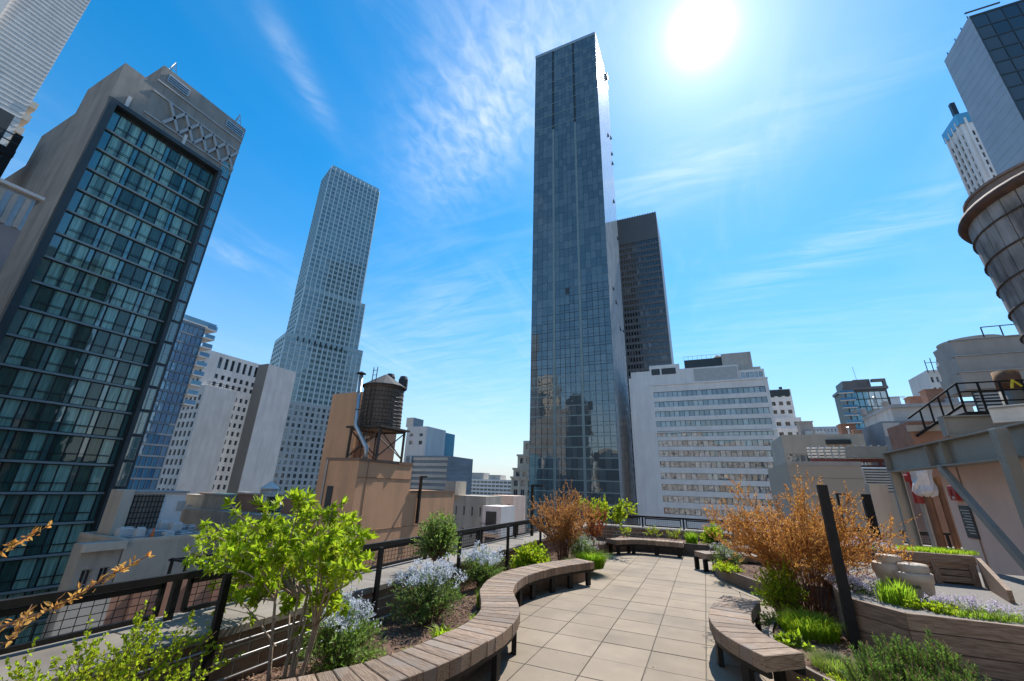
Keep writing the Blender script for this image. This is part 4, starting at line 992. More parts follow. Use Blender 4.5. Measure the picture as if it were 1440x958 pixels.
# ---- right hand side, mid distance
def right_blocks():
    T, xa, xb, zt = block('building', 'blank taupe rendered wall behind the orange shrub on the right', 40, 1107, 1209, 650, mat('taupe_render', (.52, .43, .33), (.48, .40, .31), .5, .9, .05, 5), 12)
    box_part('doorway', m_dark, T, at(1152, 690, 'y', 39.95).x, at(1168, 690, 'y', 39.95).x, 39.93, 39.99, -.6, 1.8)
    q = MB(); q.box(xa-.05, xb+.05, 39.94, 39.99, zt-.25, zt+.05); q.build('coping', m_conc, T)
    for i in range(3): box_part('render_joint', m_taupe, T, xa, xb, 39.975, 39.996, zt-1.2-i*1.4, zt-1.17-i*1.4)
    k = MB(); shell(k, xb, xb+3.4, 40.3, 52, GZ, zt-2.1); k.build('low_wing', mat('taupe_render_low', (.48, .40, .31), None, rough=.9), T)
    T, xa, xb, zt = block('building', 'cream penthouse with a band of panes above the taupe wall', 62, 1098, 1214, 611, m_cream, 10, (12, .9), [(2.3, 1.6)], mats=[g_strip, m_lframe])
    q = MB(); q.box(xa+4.5, xb-1.5, 61.4, 61.98, zt-1.2, zt-.7); q.build('canopy', m_frame, T)
    roof_clutter(T, xa, xb, 63, 70, zt, 16, 5)
    # red steel dunnage on the taupe roof
    T = thing('pipe_rack', 'dark red steel beams and piping on the roof of the taupe wall', 'steel frame', (11, 43, 4)); mred = mat('red_oxide', (.20, .045, .035), (.13, .035, .03), 3, .6)
    z = at(1230, 648, 'y', 43).z
    for px in (1148, 1178, 1208, 1240): p = at(px, 660, 'y', 43); q = MB(); q.bar((p.x, 43, z-2.8), (p.x, 43, z), .2); q.build('post', mred, T)
    a = at(1140, 648, 'y', 43).x; b = at(1252, 648, 'y', 43).x
    for zz in (z, z-.5): q = MB(); q.bar((a, 43, zz), (b, 43, zz), .18, .28); q.build('beam', mred, T)
    q = MB()
    for i in range(11): x = a+.2+i*.5; q.tube([(x, 43.5, z-.3), (x, 43.5, z+1.0), (x+.3, 43.5, z+1.25)], .06, 6)
    for i in range(4): q.tube([(a, 43.6, z+.3+i*.25), (b-2, 43.6, z+.3+i*.25)], .05, 6)
    q.build('pipe', m_galv, T); q = MB(); q.box(b-2.6, b-.1, 42.6, 45, z+.2, z+1.1); q.build('cabinet', m_steel, T)
    T = thing('cooling_unit', 'white grilled air handling unit under the red beams', 'machine', (11, 41, 1)); p = at(1218, 690, 'y', 41.5)
    q = MB(); q.box(p.x-.1, p.x+2.3, 41, 43, p.z, p.z+1.7, c=.05); q.build('casing', m_galv, T); q = MB()
    for i in range(8): q.box(p.x, p.x+2.2, 40.95, 40.99, p.z+.15+i*.19, p.z+.23+i*.19)
    q.build('grille', m_frame, T)
    # blue glass block on the skyline
    g_sky = glass('bright_blue_glass', (.14, .36, .50), (.20, .45, .58), 2.2, .03, .01, .5); Y = 230; T, xa, xb, zt = block('glass_building', 'blue glass block with a dark crown and balconies on the right skyline', Y, 1186, 1247, 548, m_char, 16, (7, .96), [(1.0+i*3.4, 3.2) for i in range(9)], mats=[g_sky, m_frame], fr=.1)
    q = MB(); q.box(xa-.6, xb+.6, Y-.6, Y+16, zt, zt+1.2); q.box(xa, xa+5.5, Y-.5, Y+10, zt+1.2, zt+4.3); q.box(xa+5, xb-4.5, Y+2, Y+12, zt+1.2, zt+5.2); q.box(xb-4.5, xb+.4, Y-.4, Y+1.4, zt+3.4, zt+4.6); q.box(xb-.6, xb+.4, Y-.4, Y+1.4, zt+1.2, zt+3.4); q.build('crown', mat('crown_panel', (.10, .10, .11), None, rough=.5), T)
    for i in range(9): q = MB(); z = zt-1.2-i*3.4; q.box(xa-2.2, xa+3.2, Y-1.6, Y-.01, z-.3, z); b = q.build('balcony', m_conc2, T); q = MB(); q.box(xa-2.2, xa+3.2, Y-1.65, Y-1.6, z, z+1); q.build('glass_guard', g_blue, b)
    k = MB(); shell(k, xb, xb+3.4, Y-.5, Y+12, GZ, zt-3.8); k.build('side_wing', g_blue, T)
    for i in range(6): box_part('wing_slab', m_conc2, T, xb+.02, xb+5.0, Y-1.2, Y-.52, zt-4.4-i*3.4, zt-4.1-i*3.4)
    q = MB(); q.bar((xa+7, Y+4, zt+5), (xa+6.6, Y+4, zt+12), .12); q.build('mast', m_frame, T)
    # grey modern volumes
    Y = 64; T, xa, xb, zt = block('building', 'grey blue stepped concrete volumes below the cooling tower', Y, 1238, 1300, 592, mat('blue_grey_concrete', (.25, .27, .29), (.33, .35, .37), .25, .8), 10)
    R1, R1Z = T, zt; k = MB(); shell(k, xa+2.0, xb+5.5, Y+2, Y+12, GZ, zt+1.9); k.build('upper_volume', m_conc2, T)
    k = MB(); k.box(xa+1.8, xb+6, Y+1.6, Y+12, zt+1.9, zt+2.3); k.build('roof_slab', m_grey, T)
    box_part('strip_window', g_strip, T, xa+2.6, xb-.3, Y-.04, Y-.002, zt-2.4, zt-1.2); box_part('panel', m_conc2, T, xa+.1, xa+1.7, Y-.06, Y-.003, zt-1.8, zt-.2)
    q = MB(); q.box(xa+3, xb+2, Y-.8, Y-.01, zt-6, zt-3.2); q.build('stone_front', m_cream, T)
    block('building', 'distant pale tower with antennas left of the cooling tower', 150, 1302, 1334, 520, m_white, 12, (4, .5), [(2+i*3, 1.6) for i in range(8)])
    T = thing('antenna_rack', 'blue and white antenna rack on the distant pale tower', 'antenna', (62, 150, 40)); a = at(1304, 520, 'y', 149)
    q = MB()
    for i in range(5): q.bar((a.x+i*1.3, 149, a.z-1), (a.x+i*1.3, 149, a.z+2.8+.5*(i % 2)), .16)
    q.bar((a.x, 149, a.z+2), (a.x+5.4, 149, a.z+2), .14); q.build('mast', m_frame, T)
    q = MB(); q.box(a.x+2.2, a.x+3.6, 148.7, 148.95, a.z+.6, a.z+1.8); q.build('panel', m_white, T)
    roof_clutter(R1, 19.5, 30, 66, 74, R1Z+2.3, 14, 8)
    block('building', 'low grey ridge of distant roofs between the pale stepped block and the blue glass block', 330, 1140, 1188, 600, m_grey, 10, (9, .4), [(1.5, 2), (5.5, 2)])
    block('brick_building', 'brown stone tower top in front of the blue glass block', 120, 1228, 1262, 574, m_stone, 8, (4, .4), [(1+i*2.6, 1.5) for i in range(6)])
right_blocks()

# ---- tall towers in the upper right corner
def corner_towers():
    X, Y = 75., 109.3; T = bld('office_tower', 'dark slab tower with a grey blue side in the upper right corner', 90, 115)
    zt = 118.2; k = MB(); shell(k, X, X+45, Y, Y+12.6, GZ, zt, 's'); k.build('wall', mat('slate_panel', (.33, .36, .40), (.38, .41, .45), .25, .5, .05, 3), T)
    wins = []; k = MB(); facade(k, (X, Y), (0, -1, 0), 45, GZ, zt, spread(.2, 44.8, 16, .96), rows(40, 4.1, 19, 3.8), .12, wins); k.build('front_wall', m_char, T)
    windows(T, wins, [glass('slab_glass', (.05, .055, .06), (.07, .075, .08), 1.7, .12, .01, .3), m_frame, g_bronze], 200, 1, 1, .05)
    q = MB()
    for i in range(24): z = 62+i*2.35; q.box(X-.03, X-.004, Y, Y+12.6, z, z+.05)
    q.build('panel_joint', mat('slate_joint', (.30, .32, .35), None, rough=.5), T)
    q = MB()
    for y in (Y+1, Y+4, Y+7, Y+11): q.bar((X+.3, y, zt), (X+.3, y, zt+1.2), .15)
    q.bar((X-.5, Y, zt+1.3), (X+6, Y, zt+1.3), .3); q.bar((X+14, Y, zt+1.3), (X+20, Y, zt+1.3), .3); q.build('roof_rig', m_frame, T)
    # white ribbed tower behind
    X, Y = 93., 156.; T = bld('residential_tower', 'white ribbed tower half hidden behind the dark slab in the upper right', 100, 165)
    zt = 122; y1 = Y+9; k = MB(); wins = []
    shell(k, X, X+26, Y, y1, GZ, zt, 'sw')
    facade(k, (X, Y), (0, -1, 0), 26, GZ, zt, spread(.5, 25.5, 9, .45), rows(70, 3.1, 16, 2.0), .4, wins)
    facade(k, (X, y1), (-1, 0, 0), y1-Y, GZ, zt, spread(.3, y1-Y-.3, 4, .45), rows(70, 3.1, 16, 2.0), .4, wins)
    k.build('wall', m_white, T); windows(T, wins, [g_dark, m_lframe], 160, 1, 1, .05)
    q = MB()
    for i in range(4): q.box(X-.5, X-.004, Y+1.2+i*2.2, Y+1.7+i*2.2, 60, zt+2)
    for i in range(9): q.box(X+1.0+i*2.8, X+1.6+i*2.8, Y-.6, Y-.004, 60, zt+2)
    q.build('rib', m_white, T)
    q = MB(); q.box(X-.4, X+26, Y-.4, y1, zt, zt+4.2); q.build('glass_crown', g_blue, T)
    q = MB(); q.bar((X+1.2, Y+2, zt), (X+1.2, Y+2, zt+11), 1.2); q.build('mast', m_frame, T)
corner_towers()

# ---- buildings behind the photographer, seen mirrored in the glass fronts
def mirrored():
    g = 'buildings mirrored in the glass fronts'
    for x0, x1, y, zt, mm, lab in ((-128, -106, -60, 92, m_cream, 'sunlit cream tower mirrored high in the left of the central glass tower'), (-96, -78, -55, 66, mat('warm_stone', (.60, .47, .37), (.52, .41, .32), .6, .9), 'sunlit warm stone tower mirrored in the middle of the glass tower'),
                                  (-76, -52, -70, 30, m_stone, 'low stone block mirrored at the foot of the glass tower'), (-30, 8, -48, 40, m_white, 'cream block mirrored in the lower strip windows of the white office block'), (12, 44, -52, 34, m_conc2, 'beige block mirrored at the right end of the strip windows')):
        T = bld('stone_building', lab, (x0+x1)/2, y-8, group=g); k = MB(); wins = []; W = x1-x0
        shell(k, x0, x1, y-16, y, GZ, zt, 'n'); facade(k, (x1, y), (0, 1, 0), W, GZ, zt, spread(.5, W-.5, int(W/2.8), .45), rows(zt-2.4-3.5*17, 3.5, 17, 2.0), .35, wins)
        k.build('wall', mm, T); windows(T, wins, [g_dark, m_lframe], 0, 1, 1, .06)
    T = bld('brick_building', 'brown block mirrored in the lower floors of the hotel glass', 55, 20, group=g); k = MB(); wins = []
    shell(k, 47, 70, -30, 54, GZ, 64, 'w'); facade(k, (47, 54), (-1, 0, 0), 84, GZ, 64, spread(.5, 83.5, 28, .5), rows(-6, 3.5, 19, 2.0), .35, wins)
    k.build('wall', m_stone, T); windows(T, wins, [g_dark, m_lframe], 0, 1, 1, .06)
mirrored()
# ================================================================== right side of the terrace: bulkhead, steel, tank
def bulkhead():
    T = thing('bulkhead', 'pinkish stucco roof bulkhead at the right edge of the terrace', 'building', (6, 9, 0))
    k = MB(); shell(k, 5.0, 8.0, 4.5, 13.02, -.6, 2.52); k.build('wall', m_pink, T)
    q = MB(); q.box(4.975, 4.998, 12.2, 12.215, -.3, 2.5); q.box(4.975, 4.998, 10.6, 10.615, -.3, 2.5); q.build('stucco_joint', mat('stucco_joint', (.30, .21, .17), None, rough=.9), T)
    q = MB(); q.box(4.97, 8.05, 4.4, 13.08, 2.52, 2.6); q.build('roof_edge', m_steel, T)
    F = thing('fire_alarm_box', 'red fire alarm box on the pinkish bulkhead wall', 'alarm box', (4.95, 12.4, 1.9)); mr = mat('alarm_red', (.40, .035, .025), None, rough=.4, coat=.3)
    a = at(1347, 695, 'x', 5.0)
    q = MB(); q.box(4.9, 4.996, a.y-.16, a.y+.12, a.z-.13, a.z+.17, c=.01); q.build('case', mr, F)
    q = MB(); q.box(4.885, 4.9, a.y-.07, a.y-.02, a.z-.1, a.z-.05); q.build('strobe_lens', m_white, F); q = MB(); q.box(4.88, 4.9, a.y-.01, a.y+.09, a.z-.04, a.z+.1); q.build('horn', mr, F)
    b = at(1363, 733, 'x', 5.0); Pq = thing('wall_plaque', 'dark notice plaque on the pinkish wall below the red box', 'plaque', (4.97, b.y, b.z))
    mp = mat('plaque_dark', (.05, .052, .055), None, rough=.4); q = MB(); q.box(4.975, 4.997, b.y-.23, b.y+.2, b.z-.33, b.z+.3); q.build('plate', mp, Pq)
    q = MB()
    for i in range(9): q.box(4.971, 4.975, b.y-.18, b.y+.15-.05*(i % 3), b.z+.2-i*.055, b.z+.215-i*.055)
    q.build('text_lines', m_conc2, Pq)
bulkhead()
def ibeam(k, a, b, h, w, tf=.03, tw=.02):
    """I-section from a to b (a, b at mid height)"""
    a = Vector(a); b = Vector(b)
    k.bar(a+Zv*(h/2-tf/2), b+Zv*(h/2-tf/2), w, tf); k.bar(a-Zv*(h/2-tf/2), b-Zv*(h/2-tf/2), w, tf); k.bar(a, b, tw, h-2*tf-.002)
def steelwork():
    T = thing('roof_steelwork', 'heavy grey painted steel frame with I-beam, column and brace in front of the pinkish wall', 'steel frame', (4.5, 12, 0))
    X = 4.58
    a = at(1251, 648, 'x', X); zc = 2.70; h = .50
    q = MB(); ibeam(q, (X, a.y, zc), (X, 5.0, zc), h, .26); q.build('beam', m_steel, T)
    for py in (a.y-.06, at(1314, 640, 'x', X).y, at(1338, 640, 'x', X).y, 8.0):
        q = MB(); q.box(X-.125, X-.012, py-.012, py+.012, zc-h/2+.031, zc+h/2-.031); q.box(X+.012, X+.125, py-.012, py+.012, zc-h/2+.031, zc+h/2-.031); q.build('stiffener', m_steel, T)
    c = at(1262, 690, 'x', X); y = a.y-.12
    q = MB(); q.box(X-.12, X+.12, y-.012, y+.012, -.4, zc-h/2-.002); q.box(X-.12, X-.10, y-.12, y-.013, -.4, zc-h/2-.002); q.box(X+.10, X+.12, y-.12, y-.013, -.4, zc-h/2-.002); q.build('column', m_steel, T)
    y2 = at(1412, 605, 'x', X-.16).y
    q = MB(); q.box(X-.30, X-.16, y2-.09, y2+.09, .0, zc+.2, c=.004); col = q.build('column', m_steel, T)
    q = MB()
    for i in range(7):
        for s in (-.055, .055): q.lathe((X-.31, y2+s, zc-.32+i*.075), [(.012, -.006), (.012, .006)], 6); 
    q.build('bolt', m_galv, col)
    b0 = at(1322, 656, 'x', X-.1); b1 = at(1445, 798, 'x', X-.1)
    q = MB(); q.bar(b0, b0+(b1-b0)*1.25, .09, .13); q.build('brace', m_steel, T)
    T2 = thing('steel_beam', 'second grey I-beam set behind and above the main one', 'steel beam', (5.5, 13, 2.6)); Y2 = 15.2
    a = at(1326, 600, 'y', Y2); b = at(1400, 586, 'y', Y2)
    q = MB(); ibeam(q, (a.x, Y2, a.z), (b.x+3, Y2, a.z), .55, .26); q.build('beam', m_steel, T2); q = MB(); q.box(a.x-.01, a.x+.02, Y2-.13, Y2+.13, a.z-.275, a.z+.275); q.build('end_plate', m_steel, T2)
    q = MB(); q.bar((a.x+.5, Y2+.5, -.4), (a.x+.5, Y2+.5, a.z-.28), .16); q.build('column', m_steel, T2)
    T3 = thing('steel_beam', 'grey blue I-beam end crossing the upper right of the frame', 'steel beam', (7, 14, 3)); c = at(1395, 590, 'y', 14.0)
    q = MB(); ibeam(q, (c.x, 14.0, c.z+.1), (c.x+3.5, 12.6, c.z+.16), .4, .28); q.build('beam', m_galv, T3); q = MB(); q.bar((c.x+.6, 13.8, -.4), (c.x+.6, 13.8, c.z-.1), .14); q.build('column', m_steel, T3)
    # wrapped unit and red valve behind the frame
    Y = 15.6; p = at(1302, 690, 'y', Y); U = thing('wrapped_bundle', 'white plastic wrapped bundle hanging behind the steel column', 'bundle', (p.x, Y, 0))
    q = MB(); n = 14
    prof = [(-.5, .08), (-.45, .17), (-.35, .21), (-.2, .2), (-.05, .18), (.1, .2), (.25, .21), (.4, .19), (.5, .18), (.55, .08)]
    i0 = len(q.v)
    for dz, r_ in prof:
        for j in range(n): t = 2*PI*j/n; rr = r_*(1+.22*rnd.uniform(-1, 1)); q.v.append((p.x+math.cos(t)*rr*1.25, Y+math.sin(t)*rr, p.z+.35+dz+rnd.uniform(-.03, .03)))
    for a_ in range(len(prof)-1):
        for j in range(n): j2 = (j+1) % n; q.f.append((a_*n+j, a_*n+j2, (a_+1)*n+j2, (a_+1)*n+j)); q.m.append(0)
    q.build('plastic_wrap', mat('white_plastic', (.62, .63, .64), (.5, .51, .53), 6, .3, .4, 12), U)
    q = MB(); q.tube([(p.x, Y, -.4), (p.x, Y, p.z-.1)], .09, 8); q.tube([(p.x+.3, Y, -.4), (p.x+.3, Y, 2.4)], .06, 8); q.build('pipe', m_rust, U)
    p = at(1284, 672, 'y', 16.2); V = thing('red_valve_assembly', 'red fire valve assembly behind the grey steel column', 'valve', (p.x, 16.2, 0)); mr = bpy.data.materials['alarm_red']
    q = MB(); q.tube([(p.x, 16.2, p.z-.7), (p.x, 16.2, p.z+.6)], .13, 10); q.tube([(p.x-.3, 16.2, p.z), (p.x+.4, 16.2, p.z-.1)], .1, 10); q.tube([(p.x+.25, 16.2, p.z-.5), (p.x+.25, 16.2, p.z+.4)], .1, 10); q.build('valve_body', mr, V)
    q = MB(); q.tube([(p.x+.1, 16.3, -.4), (p.x+.1, 16.3, p.z-.6)], .08, 8); q.tube([(p.x-.35, 16.3, -.4), (p.x-.35, 16.3, p.z+.4)], .05, 8); q.build('riser', m_galv, V)
    q = MB(); q.box(p.x-1.0, p.x-.55, 16.5, 16.9, -.5, 2.2); tag(q.build('roof_duct', m_beige), 'beige upright duct just right of the grey steel column', 'duct')
steelwork()
def cooling_tower():
    Y = 34.; a = at(1334, 479, 'y', Y); zt = a.z; zb = at(1345, 548, 'y', Y).z; X0 = a.x; D = at(1315, 493, 'x', X0).y; D = max(D, Y+2.5)
    T = thing('cooling_tower', 'grey metal cooling tower with round fan stack on the right roof', 'cooling tower', (X0+4, Y+2, zb-3))
    H = zt-zb; mg = mat('cooling_panel', (.46, .46, .445), (.40, .40, .39), 1, .5, .05, 6, metal=.2, dirt=(.32, .31, .30))
    for i in range(3):
        z0 = zb+H*i/3; z1 = zb+H*(i+1)/3-.04; o = .14*(2-i)*.6
        q = MB(); q.hexa([(X0+.25-o, Y+.25-o, z0), (X0+9, Y+.25-o, z0), (X0+9, D, z0), (X0+.25-o, D, z0), (X0+.12-o, Y+.1-o, z1), (X0+9, Y+.1-o, z1), (X0+9, D, z1), (X0+.12-o, D, z1)]); q.build('casing_panel', mg, T)
        q = MB(); q.box(X0-o+.02, X0+9, Y-o-.0, Y+.3, z1, z1+.06); q.build('flange', m_galv, T)
    q = MB(); q.box(X0+.2, X0+9, Y+.3, D, zb-.05, zb+.02); q.build('base_pan', mg, T)
    f = at(1362, 474, 'y', Y+3.0); q = MB(); q.lathe((f.x, Y+3.2, zt), [(1.5, 0), (1.5, .3), (1.62, .6), (1.62, .66), (1.45, .66), (1.4, .2)], 32); q.build('fan_stack', mg, T)
    for x in (X0+.8, X0+2.6, X0+4.4, X0+6.2): q = MB(); q.bar((x, Y+.6, zb-4), (x, Y+.6, zb-.06), .22); q.build('leg', m_steel, T)
    q = MB(); q.box(X0+.5, X0+8, Y+.5, Y+.7, zb-1.4, zb-.1); q.build('louvre', m_frame, T)
    for i in range(6): box_part('louvre_blade', m_galv, T, X0+.5, X0+8, Y+.42, Y+.48, zb-1.3+i*.2, zb-1.2+i*.2)
    q = MB()
    for i in range(8): q.bar((X0+2.2+i*.9, Y+1, zt+.06), (X0+2.2+i*.9, Y+1, zt+1.0), .05)
    q.bar((X0+2.2, Y+1, zt+1.0), (X0+8.8, Y+1, zt+1.0), .05); q.build('guard_rail', m_frame, T)
    # rusty riser pipe
    Y = 24.; p = at(1392, 524, 'y', Y); p2 = at(1411, 578, 'y', Y); T = thing('rusty_pipe', 'thick rusty riser pipe in front of the cooling tower', 'pipe', (p.x+.4, Y, 2))
    q = MB(); q.tube([(p.x+.45, Y, p2.z-1.5), (p.x+.45, Y, p.z-.8)], .38, 18); q.build('lower_pipe', mat('streaked_pipe', (.26, .24, .21), (.33, .19, .07), 1.5, .6, stretch=(3, 3, .4)), T, True)
    q = MB(); q.tube([(p.x+.45, Y, p.z-.8), (p.x+.45, Y, p.z)], .4, 18); q.build('collar', m_rust, T, True)
    # black service platform with railings
    Y = 22.; a = at(1302, 590, 'y', Y); b = at(1440, 572, 'y', Y); T = thing('service_platform', 'black service platform with stairs and railings on the right roof', 'platform', (a.x+2, Y, a.z)); z = at(1370, 580, 'y', Y).z
    q = MB(); q.box(a.x+1.2, b.x+2, Y-.2, Y+2, z-.25, z); q.build('deck', m_black, T)
    x0 = a.x+1.2
    for i in range(9):
        x = x0+i*.62; q = MB(); q.bar((x, Y-.15, z), (x, Y-.15, z+1.15), .06); q.build('post', m_black, T)
    q = MB()
    for dz in (.4, .8, 1.15): q.bar((x0, Y-.15, z+dz), (x0+5.2, Y-.15, z+dz), .05)
    q.bar((x0, Y-.15, z+1.15), (a.x-.6, Y-.15, z-.2), .06); q.bar((x0, Y-.15, z+.3), (a.x-.5, Y-.15, z-.9), .09)
    for i in range(5): t = i/5; q.bar((x0-1.7*t, Y-.15, z+.25-1.1*t), (x0-1.7*t, Y-.15, z+1.15-1.3*t), .05)
    q.build('railing', m_black, T)
    for i in range(5):
        p = Vector((x0-1.2+i*.5, Y+.3, z-.6)); q = MB(); q.bar(p, p+Vector((rnd.uniform(.5, 1.4), .2, rnd.uniform(-.3, .6))), .16); q.build('steel_arm', m_black, T)
    q = MB(); q.bar((x0+1.6, Y-.2, z+1.17), (x0+1.52, Y-.2, z+.85), .06); q.bar((x0+1.6, Y-.2, z+1.17), (x0+1.8, Y-.2, z+.9), .05); tag(q.build('yellow_strap', mat('safety_yellow', (.75, .62, .02), None, rough=.5)), 'yellow strap hung over the black platform railing', 'strap')
    T = thing('brick_wall', 'red brick parapet under the black service platform', 'wall', (a.x+3, Y+1, z-1)); q = MB(); q.box(a.x-.6, b.x+2, Y-.0, Y+2.2, -3, z-.3); q.build('wall', m_redbrick, T)
    q = MB(); q.box(a.x-.7, b.x+2, Y-.1, Y-.001, z-.7, z-.45); q.build('coping', m_conc, T)
cooling_tower()
def big_tank():
    c = pol(36.2, 17.2); r = 2.05; rt = 2.35; z0 = 3.6; zt = 9.35
    T = water_tank('water_tank', 'huge weathered grey wooden water tank cut off by the right edge', c.x, c.y, (0, z0), zt, r, rt, 1, m_tankgrey, 'rust', 9)
    q = MB(); q.lathe((c.x, c.y, zt), [(rt-.05, -.05), (rt+.13, -.02), (rt+.18, .1), (rt+.12, .24), (rt-.1, .28), (rt*.5, .3), (0.02, .35)], 48); q.build('rusty_rim', mat('rim_rust', (.13, .065, .042), (.06, .04, .032), 3, .75, .2, 15), T, True)
    q = MB(); q.lathe((c.x+1.4, c.y+3.0, zt+.2), [(2.0, 0), (2.0, 2.1), (2.06, 2.12), (2.06, 2.2), (0, 2.2)], 40); q.build('upper_drum', mat('drum_wood', (.30, .235, .20), (.24, .185, .155), 2, .85, stretch=(5, 5, .4)), T)
    q = MB(); q.box(c.x-2.4, c.x+2.4, c.y-2.4, c.y+2.4, z0-.25, z0); q.build('platform', m_dark, T)
    for sx in (-1.9, 1.9):
        for sy in (-1.9, 1.9): q = MB(); q.bar((c.x+sx, c.y+sy, 0), (c.x+sx, c.y+sy, z0-.25), .25); q.build('leg', m_steel, T)
big_tank()

# ================================================================== wooden planters, pots, posts on the right
def right_deck():
    zt = .70
    pts = [at(1169, 822, 'z', zt), at(1183, 838, 'z', zt), at(1272, 862, 'z', zt), at(1272, 862, 'z', zt)+Vector((3.4, .06, 0))]
    pts[0] = Vector((1.42, 7.45, zt))
    T = thing('wooden_planter', 'long raised planter of brown horizontal boards in the right foreground', 'planter', (pts[2].x, pts[2].y, 0))
    for i in range(3):
        a, b = pts[i], pts[i+1]; d = (b-a).normalized(); n = Vector((-d.y, d.x, 0)).normalized()*.045
        if n.dot(Vector((1.5, 1.5, 0))) < 0: n = -n
        for r_ in range(5):
            z1 = zt-r_*.155; z0 = z1-.147
            e = d*.004; q = [a+e, b-e, b-e+n, a+e+n]; o = Vector((rnd.uniform(-.004, .004), rnd.uniform(-.004, .004), 0))
            q = [Vector((p.x, p.y, 0))+o for p in q]
            if (q[1]-q[0]).cross(q[2]-q[1]).z < 0: q = q[::-1]
            local_hexa('board', m_wood2, T, [p+Zv*z0 for p in q]+[p+Zv*z1 for p in q], d, c=.005)
    q = MB()
    for p in pts[:3]: q.box(p.x+.05, p.x+.12, p.y+.06, p.y+.13, 0, zt-.03)
    q.build('corner_post', m_dark, T)
    k = MB(); z = zt-.06
    k.poly([(pts[0].x+.05, pts[0].y, z), (pts[1].x+.05, pts[1].y, z), (pts[2].x+.03, pts[2].y+.05, z), (pts[3].x, pts[3].y+.05, z), (pts[3].x, pts[0].y+3.2, z), (pts[0].x+.05, pts[0].y+3.2, z)]); tag(k.build('raised_bed_gravel', mat('gravel_grey', (.25, .225, .2), (.17, .155, .14), 25, .95, .6, 60)), kind='structure')
    return pts
RPT = right_deck()
def pots():
    mp = mat('beige_resin', (.47, .385, .30), (.43, .35, .27), 2, .55, .08, 30)
    p = at(1282, 836, 'z', .64); r = .30
    for dx, dy, rr, hh, lab in ((-.13, .12, .165, .33, 'left beige resin pot half hidden behind the right one'), (.05, -.03, .19, .26, 'larger beige resin pot with a slot handle by the raised planter'), ):
        T = thing('garden_pot', lab, 'pot', (p.x+dx, p.y+dy, .64), 'beige resin pots on the raised bed'); c = (p.x+dx, p.y+dy, .642)
        q = MB(); q.lathe(c, [(rr*.86, 0), (rr*.93, .02), (rr, hh*.62), (rr*1.06, hh*.64), (rr*1.08, hh), (rr*1.0, hh+.01), (rr*.9, hh-.02), (0.02, hh-.03)], 28); q.build('body', mp, T, True)
        q = MB(); q.lathe((c[0]+.02, c[1], c[2]+hh-.02), [(rr*.8, 0), (rr*.84, .02), (rr*.86, .1), (rr*.78, .125), (.02, .13)], 28); q.build('lid', mp, T, True)
        a = math.atan2(-c[1], -c[0]); q = MB(); d = Vector((math.cos(a), math.sin(a), 0)); s = Vector((-d.y, d.x, 0)); o = Vector(c)+d*(rr*.985)+Zv*(hh*.45)
        q.bar(o-s*.05, o+s*.05, .012, .035); q.build('slot_handle', m_dark, T)
pots()
def slat_box():
    Y = 8.9; a = at(1243, 769, 'y', Y); b = at(1372, 787, 'y', Y); zt = (a.z+b.z)/2; x0, x1 = a.x, b.x
    T = thing('slatted_planter', 'brown slatted wooden planter box with grass on top, against the pinkish wall', 'planter', ((x0+x1)/2, Y, .6))
    zb = .64; H = zt-zb
    local_hexa('top_board', m_wood2, T, [(x0, Y, zt-.12), (x1, Y, zt-.12), (x1, Y+.9, zt-.12), (x0, Y+.9, zt-.12), (x0, Y, zt), (x1, Y, zt), (x1, Y+.9, zt), (x0, Y+.9, zt)], (1, 0, 0), .006)
    for i in range(3):
        z = zb+.03+i*(H-.14)/3
        local_hexa('slat', m_wood2, T, [(x0, Y+.03, z), (x1-.02, Y+.03, z), (x1-.02, Y+.06, z), (x0, Y+.06, z), (x0, Y+.03, z+.075), (x1-.02, Y+.03, z+.075), (x1-.02, Y+.06, z+.075), (x0, Y+.06, z+.075)], (1, 0, 0), .003)
    for x in (x0+.05, (x0+x1)/2, x1-.1):
        local_hexa('batten', m_wood2, T, [(x, Y-.005, zb), (x+.08, Y-.005, zb), (x+.08, Y+.029, zb), (x, Y+.029, zb), (x, Y-.005, zt-.122), (x+.08, Y-.005, zt-.122), (x+.08, Y+.029, zt-.122), (x, Y+.029, zt-.122)], (0, .2, 1), .003)
    c = at(1420, 846, 'z', zb+.02)
    k = MB(); k.hexa([(x1, Y-.02, zb), (c.x, c.y, zb), (c.x+.06, c.y+.02, zb), (x1+.06, Y, zb), (x1, Y-.02, zt-.02), (c.x, c.y, zb+.14), (c.x+.06, c.y+.02, zb+.14), (x1+.06, Y, zt-.02)]); k.build('side_board', m_wood2, T)
    box_part('dark_lining', m_dark, T, x0, x1-.02, Y+.1, Y+.85, zb, zt-.13)
    return x0, x1, Y, zt
SB_ = slat_box()
def light_post(label, base, top, w=.05, arm=None, foot=None, lean=0):
    base = Vector(base); top = Vector(top); T = thing('light_post', label, 'post', base, 'slim black posts on the terrace')
    q = MB(); q.box(base.x-w/2, base.x+w/2, base.y-w/2, base.y+w/2, base.z, top.z, c=.003); q.build('post', m_black, T)
    if arm: q = MB(); q.bar((top.x-w/2, top.y, top.z+w*.35), (top.x+arm, top.y, top.z+w*.35), w*.9, w*.7); q.build('lamp_arm', m_black, T)
    if foot: q = MB(); q.box(base.x-w/2, base.x+foot, base.y-w/2-.02, base.y+w/2+.02, base.z-.02, base.z+.03); q.build('foot_bracket', m_black, T)
    return T
pz = at(1203, 905, 'z', .26); pt = at(1157, 682, 'y', pz.y)
light_post('thick black post standing in front of the big orange shrub', (pz.x, pz.y, .1), (pz.x, pz.y, pt.z), .098)
b = at(1233, 760, 'y', 13.5); light_post('black post behind the big orange shrub, right of the thick one', (b.x, 13.5, .2), (b.x, 13.5, at(1217, 695, 'y', 13.5).z), .16)
